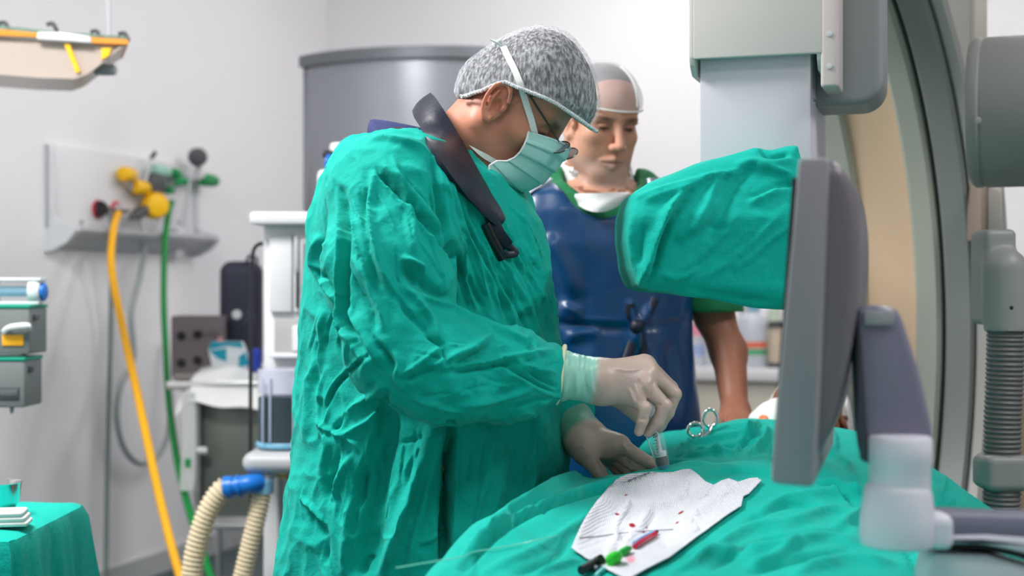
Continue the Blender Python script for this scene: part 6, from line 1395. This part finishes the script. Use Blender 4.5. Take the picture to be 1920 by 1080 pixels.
def glove_l(p): return smin(hand_sdf(p, cB, .03, p_l, f_l), capsule(p, cA, cB, .041, .032), .014)
v, ff = nets(glove_l, GP((1030, 935, 2.42)) - np.array([0, .18, 0]), GP((1255, 750, 2.42)) + np.array([0, .09, 0]), .0019)
n = vnormals(v, ff); ax_ = (cB - cA) / np.linalg.norm(cB - cA)
v = folds(v, n, [([(1165, 832), (1172, 838), (1176, 846)], 3, .002), ([(1170, 860), (1182, 872), (1190, 880)], 3, -.002), ([(1165, 868), (1180, 876), (1186, 884)], 3, .002), ([(1120, 850), (1126, 870), (1136, 884)], 5, -.003), ([(1078, 840), (1090, 836), (1100, 840)], 3, .0016), ([(1170, 836), (1180, 834), (1188, 842)], 2.5, -.0016)])
cg = paint_glove(v, (92, 150, 132), cB - ax_ * .005, ax_); e = np.linalg.norm(v - f_l[0][0][3], axis=1); k = (.5 * np.clip(1 - e / .02, 0, 1))[:, None]; cg = cg * (1 - k) + np.array(srgb(200, 120, 110)) * k
glv = mesh('glove', v, ff, M_glove, sg, sharp=0, col=cg); glv['label'] = 'pale latex glove on the hand resting on the drape'
x_, y_, d_ = frame_of(ax_); rim = [Vector(cA) - Vector(ax_) * .004 + (x_ * math.cos(t) + y_ * math.sin(t)) * .0435 for t in np.linspace(0, 2 * math.pi, 40)]
MB().tube(rim, .0034, 8).obj('rolled_cuff', M_cream2, glv)
# syringe in the hand
s0, s1 = P(1243, 872, 2.262), P(1222, 768, 2.262); sd = (s1 - s0).normalized(); t = thing('syringe', 'clear plastic syringe with black markings held in the gloved hand', 'syringe', s0)
b = MB(); b.lathe([(.0108, 0), (.0112, .002), (.0112, .078), (.0145, .079), (.0145, .081), (.0100, .0815)], s0, sd, 28); b.obj('barrel', mat('syringe_clear', (.84, .90, .94), .08, alpha=.16), t)
MB().lathe([(.0098, .001), (.0102, .002), (.0102, .010), (.009, .013)], s0, sd, 24).obj('plunger_seal', M_black, t)
MB().lathe([(.0085, .014), (.0092, .018), (.0092, .022), (.0035, .023), (.0035, .075), (.009, .112), (.0095, .114)], s0, sd, 20).obj('plunger', mat('plunger_white', srgb(214, 222, 226), .35), t)
MB().lathe([(.0105, 0), (.006, .006), (.0025, .010), (.0022, .020)], s0, -sd, 16).obj('nozzle', M_lblue, t)
vw = Vector((s0.x, s0.y, 0)).normalized(); sr = sd.cross(vw).normalized(); up_ = sd
b = MB()
for k in range(12):
    a0 = -.9 + .0; L_n = .0045 if k % 4 else .008
    p = s0 + sd * (.018 + .0048 * k); 
    for j in range(4):
        a = .25 + j * L_n / .0113 / 4; q_ = -vw * math.cos(a) * .01135 + sr * -1 * math.sin(a) * -.01135
        b.box(p + q_, (.0010, .0010, .0008), None)
b.obj('scale_marks', M_black, t)
text_mesh('printed_number', '10', .009, s0 + sd * .050 - vw * .0116 + sr * .003, sd.cross(-vw) * -1 if False else (-vw).cross(sd) * -1, sd, M_black, t, .0003)
tag(MB().tube([P(1211, 815, 2.262), P(1220, 842, 2.262), P(1232, 874, 2.262)], .0011, 8).obj('hand_wire', mat('pale_wire', srgb(210, 220, 214), .3, metal=.4)), 'thin pale wire running from the glove down beside the syringe', 'wire')
bpy.data.objects['hand_wire'].name = 'guide_wire'
# ================================================================== the man in the navy apron
mn = thing('person', 'man in a navy apron and clear hair cap standing beyond the surgeon', 'person', (.21, 3.21, 0))
MF = Frame((0, 0, 0), math.radians(-68), math.radians(19), math.radians(-1), .985)
MF.O = np.array(P(1158, 238, 3.101)) - MF.wor((.090, 0, .012))
g2 = np.array([.24, -.97]); r2_ = np.array([.97, .24])
Y2 = 3.216
def z2(py): return CZ + (540 - py) / F * Y2
def c2(px): return (px - 960) / F * Y2
ROW2 = [(326, 1124, .07, .07), (344, 1124, .095, .135), (368, 1124, .115, .19), (400, 1124, .128, .215), (460, 1126, .138, .215), (560, 1130, .135, .188), (640, 1134, .135, .185), (800, 1138, .145, .195), (1000, 1140, .15, .21), (1330, 1140, .155, .22)]
SEC2 = [(z2(a), c2(x), Y2, d * 1.09, w * 1.09) for a, x, d, w in ROW2]
armL = [GP((1292, 420, 3.248)), GP((1338, 590, 3.270)), GP((1366, 660, 3.226)), GP((1378, 765, 3.117))]
armR = [GP((960, 420, 3.248)), GP((930, 600, 3.292)), GP((925, 780, 3.248))]
def man(p):
    q_ = MF.loc(p); d = head_sdf(q_, True, 1.15); qa_ = q_.copy(); qa_[:, 1] = np.abs(qa_[:, 1]); d = smin(d, ell(qa_, (.040, .040, -.052), (.034, .026, .034)), .025); d = smin(d, capsule(qa_, (.005, .056, -.060), (.068, .028, -.098), .018, .017), .02); d = d * MF.s
    d = smin(d, capsule(p, MF.wor((-.02, 0, -.04)), P(1126, 372, 3.237), .064, .072), .03)
    d = smin(d, capsule(p, MF.wor((.05, 0, -.10)), P(1132, 360, 3.205), .028, .05), .03)
    d = smin(d, torso_sdf(p, [(z, x, y, a * .80, b * .84) for z, x, y, a, b in SEC2], g2, r2_) + .01, .03)
    d = smin(d, chain(p, armL, [.060, .044, .040, .029], .02), .03)
    d = smin(d, chain(p, armR, [.06, .046, .03], .02), .03)
    for s in (-1, 1):
        h = np.array([.21 + r2_[0] * .09 * s, 3.216 + r2_[1] * .09 * s, .85]); f0 = h + np.array([0, 0, -.77])
        d = smin(d, chain(p, [h, h + np.array([0, -.01, -.4]), f0], [.085, .060, .042], .03), .04); d = smin(d, capsule(p, f0 + np.array([0, .02, -.04]), f0 + np.array([.04, -.16, -.05]), .038, .030), .02)
    return d
hw = GP((1380, 775, 3.107))
hd_f = [([GP((1372 + 9 * k, 790, 3.052 + .002 * k)), GP((1368 + 10 * k, 806, 3.014)), GP((1366 + 10 * k, 818, 3.003)), GP((1364 + 10 * k, 826, 2.998))], [.011, .0098, .0088, .0078]) for k in range(4)] + [([GP((1366, 778, 3.090)), GP((1350, 792, 3.063)), GP((1342, 802, 3.052)), GP((1338, 810, 3.047))], [.016, .012, .0105, .009])]
def hand2(p): return hand_sdf(p, hw, .027, [(hw, GP((1374 + 8 * k, 790, 3.063)), .026, .016) for k in range(4)] + [(hw, hd_f[4][0][0], .022, .017)], hd_f)
def man_h(p): return smin(man(p), hand2(p), .012)
v, ff = nets(man_h, P(1040, 372, 3.183) - Vector((0, .16, 0)), P(1225, 110, 3.183) + Vector((0, .2, 0)), .0026)
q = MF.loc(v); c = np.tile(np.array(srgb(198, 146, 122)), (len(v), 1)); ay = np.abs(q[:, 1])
blend(.8 * np.exp(-((ay / .022) ** 2 + ((q[:, 2] + .069) / .008) ** 2)) * (q[:, 0] > .07), (136, 76, 68))
blend(.55 * np.clip((-.055 - q[:, 2]) / .02, 0, 1) * (q[:, 0] > .03) * (q[:, 2] > -.125) * np.clip(.7 + 2 * vnoise(q * 220, 5), 0, 1), (160, 150, 146))
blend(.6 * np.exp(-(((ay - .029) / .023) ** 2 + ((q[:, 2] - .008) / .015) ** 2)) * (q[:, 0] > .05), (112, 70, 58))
blend(.95 * np.exp(-(((ay - .031) / .015) ** 2 + ((q[:, 2] - .0065) / .0034) ** 2)) * (q[:, 0] > .05), (44, 30, 28))
blend(.9 * np.exp(-(((ay - .033) / .022) ** 2 + ((q[:, 2] - .029 - .05 * (ay - .03)) / .0055) ** 2)) * (q[:, 0] > .05), (46, 35, 33))
blend(.3 * np.exp(-((q[:, 0] - .115) ** 2 + (q[:, 2] + .025) ** 2) / .0004), (206, 130, 110))
c *= (1 + .10 * vnoise(q * 90, 2))[:, None]
bs = np.array(srgb(150, 98, 78)); vs, fs, cs = [v], [ff], [c]; o_ = len(v)
for lo, hi, h_ in (((-.2, 2.85, 0.0), (.78, 3.6, z2(372) + .004), .013), (GP((1330, 840, 2.965)), GP((1425, 700, 3.248)), .0032)):
    w_, f2 = nets(man_h if h_ < .01 else man, lo, hi, h_); vs.append(w_); fs.append(f2 + o_); cs.append(np.tile(bs, (len(w_), 1))); o_ += len(w_)
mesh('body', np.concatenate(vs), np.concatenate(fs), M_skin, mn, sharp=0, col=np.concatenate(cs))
# hair and cap
M_hair2 = mat('grey_hair', srgb(92, 90, 92), .6, bump=.3, bscale=300)
def hair2(q): return ell(q, (-.014, 0, .050), (.100, .0785, .084))
v, ff = nets(lambda p: hair2(MF.loc(p)), MF.O - .2, MF.O + .2, .005); q = MF.loc(v)
v, ff = clipmesh(v, ff, q[:, 2] > np.interp(q[:, 0], [-.12, 0, .03, .045, .06, .08], [-.03, .01, .05, .088, .100, .108])); mesh('hair', v, ff, M_hair2, mn, sharp=0)
M_cap2 = mat('clear_cap', srgb(216, 216, 222), .6, bump=.2, bscale=60, thin=.70)
v, ff = nets(lambda p: smin(ell(MF.loc(p), (-.010, 0, .050), (.1025, .083, .089)), ell(MF.loc(p), (.030, 0, .046), (.0665, .068, .069)), .03), MF.O - .22, MF.O + .22, .005); q = MF.loc(v); n = vnormals(v, ff)
v = v + n * (vnoise(q * 26, 7) * .006)[:, None]; v, ff = clipmesh(v, ff, q[:, 2] > .048 - .35 * np.clip(.06 - q[:, 0], 0, .2))
cp2 = mesh('surgical_cap', v, ff, M_cap2, mn, sharp=0)
def cap2(q): return smin(ell(q, (-.010, 0, .050), (.1025, .083, .089)), ell(q, (.030, 0, .046), (.0665, .068, .069)), .03)
ring = []
for t_ in np.linspace(0, 2 * math.pi, 60, endpoint=False):
    for r_ in np.linspace(.16, 0, 320):
        x = .0 + r_ * math.cos(t_); q1 = np.array([[x, r_ * math.sin(t_) * .85, .049 - .35 * np.clip(.06 - x, 0, .2)]])
        if cap2(q1)[0] < .001: break
    ring.append(MF.V(*q1[0]))
ring = spline(ring, 2, True); MB().tube(ring + ring[:2], .0019, 8).obj('elastic_band', M_tie, cp2)
seam = []
for t_ in np.linspace(.1, 1.35, 24):
    for r_ in np.linspace(.16, 0, 320):
        q1 = np.array([[r_ * math.cos(t_) * .95, .028 * math.cos(t_) + .012, .05 + r_ * math.sin(t_)]])
        if cap2(q1)[0] < .0005: break
    seam.append(MF.V(*q1[0]))
MB().tube(seam, .0026, 8, flat=.4).obj('seam', M_tie, cp2)
# apron
M_apron = mat('navy_vinyl_apron', srgb(0, 58, 104), .34, bump=.05, bscale=22, coat=.15)
nk2 = lambda p: ell(p, np.array(P(1126, 330, 3.161)), (.10, .175, .107))
def apron(p):
    d = torso_sdf(p, SEC2, g2, r2_); d = smin(d, capsule(p, GP((1040, 372, 3.237)), GP((998, 402, 3.248)), .049, .055), .05); d = smin(d, capsule(p, GP((1212, 372, 3.237)), GP((1262, 402, 3.248)), .049, .055), .05)
    return smax(d, -nk2(p), .008)
v, ff = nets(apron, (-.16, 2.921, .38), (.52, 3.510, 1.50), .0075, 1); v = relax(v, ff, 2); n = vnormals(v, ff)
v = v + n * (vnoise(v * np.array([12, 12, 5.]), 51) * .016)[:, None]
v = folds(v, n, [([(1035, 600), (1090, 608), (1150, 612), (1180, 610)], 8, -.012, -1), ([(1190, 612), (1240, 608), (1290, 600)], 8, -.010, -1), ([(1180, 560), (1184, 590), (1192, 620), (1176, 660)], 8, .012), ([(1225, 565), (1210, 590), (1196, 615), (1200, 660)], 8, .012), ([(1050, 575), (1070, 580), (1090, 590)], 8, .014), ([(1060, 640), (1090, 622), (1130, 618)], 9, .010), ([(1020, 440), (1050, 500), (1080, 560)], 22, .012), ([(1010, 470), (1040, 530), (1060, 570)], 14, -.008), ([(1220, 640), (1230, 720), (1240, 800)], 22, .010), ([(1250, 640), (1265, 720), (1270, 790)], 12, -.012), ([(1100, 650), (1105, 720), (1100, 800)], 22, .008)], (2.834, 3.270))
v = relax(v, ff, 1, .4)
ap = mesh('apron', v, ff, M_apron, mn, sharp=0)
b = MB()
knot = cast(apron, 1193, 612, 2.5, 3.488) + Vector((0, -.012, 0))
for pts in ([(1193, 612), (1215, 585), (1228, 560)], [(1193, 612), (1182, 590), (1180, 570)], [(1193, 612), (1186, 640), (1172, 680)], [(1193, 612), (1204, 645), (1208, 690)]):
    b.tube(spline([cast(apron, a, b_, 2.5, 3.488) + Vector((0, -.006, 0)) for a, b_ in pts], 5), .010, 8, flat=.4, up=(0, -1, 0))
b.obj('waist_tie', mat('dark_navy_tie', srgb(14, 18, 40), .5), ap)
MB().lathe([(.004, -.016), (.015, -.008), (.017, 0), (.014, .01), (.003, .016)], knot, (1, 0, .2), 14).obj('tie_knot', MATS['dark_navy_tie'], ap)
# edge of the shoulder panel
e = [cast(apron, a, b_, 2.5, 3.597) for a, b_ in ((974, 384), (990, 366), (1010, 352), (1030, 340))]
MB().tube([p + Vector((0, -.004, .006)) for p in spline(e, 4)], .008, 8, flat=.4, up=(0, -.4, 1)).obj('shoulder_binding', mat('lilac_binding', srgb(196, 196, 220), .4), ap)
# scrub top (collar and sleeves), white undershirt and lowered mask
M_scrubg = mat('green_scrub', srgb(12, 110, 66), .75, bump=.1, bscale=80)
def f(p):
    d = torso_sdf(p, [(z, x, y, a * .90, b * .92) for z, x, y, a, b in SEC2 if z > 1.15], g2, r2_)
    d = smin(d, capsule(p, GP((1052, 352, 3.226)), GP((1030, 380, 3.237)), .05, .05), .03); d = smin(d, capsule(p, GP((1200, 352, 3.226)), GP((1225, 380, 3.237)), .045, .05), .03)
    s = chain(p, [armL[0], GP((1328, 560, 3.254)), GP((1345, 640, 3.254))], [.082, .072, .072], .02); s = np.maximum(s, z2(585) - p[:, 2]); d = smin(d, s, .02)
    s = chain(p, [armR[0], armR[1]], [.082, .072], .02); d = smin(d, np.maximum(s, z2(585) - p[:, 2]), .02)
    return smax(d, -ell(p, np.array(P(1126, 326, 3.188)), (.085, .165, .093)), .006)
v, ff = nets(f, (-.24, 2.9, 1.10), (.68, 3.55, 1.55), .0075); v = v + vnormals(v, ff) * (vnoise(v * np.array([20, 20, 8.]), 61) * .010)[:, None]; mesh('scrub_top', v, ff, M_scrubg, mn, sharp=0)
def f(p): 
    d = capsule(p, MF.wor((-.03, 0, -.05)), P(1124, 372, 3.243), .075, .088); d = np.maximum(d, -capsule(p, MF.wor((-.02, 0, -.04)), P(1126, 376, 3.232), .068, .077)); d = np.maximum(d, p[:, 2] - z2(312) + .25 * (3.194 - p[:, 1])); return d
v, ff = nets(f, P(1030, 400, 3.216) - Vector((0, .16, 0)), P(1230, 280, 3.216) + Vector((0, .2, 0)), .004); mesh('undershirt_collar', v, ff, M_whitecloth, mn, sharp=0)
rows = []
for k in np.linspace(0, 1, 7):
    row = []
    for u in np.linspace(-1, 1, 21):
        px = 1122 + 58 * u; top = 362 - 2 * u; bot = 398 - 30 * u * u; py = top + (bot - top) * k
        row.append(P(px, py, 3.052 + .075 * u * u + .004 * math.sin(5 * k + 3 * u) - .006 * math.sin(k * 3.1)))
    rows.append(row)
shell(rows, .003).obj('lowered_mask', M_whitecloth, mn)
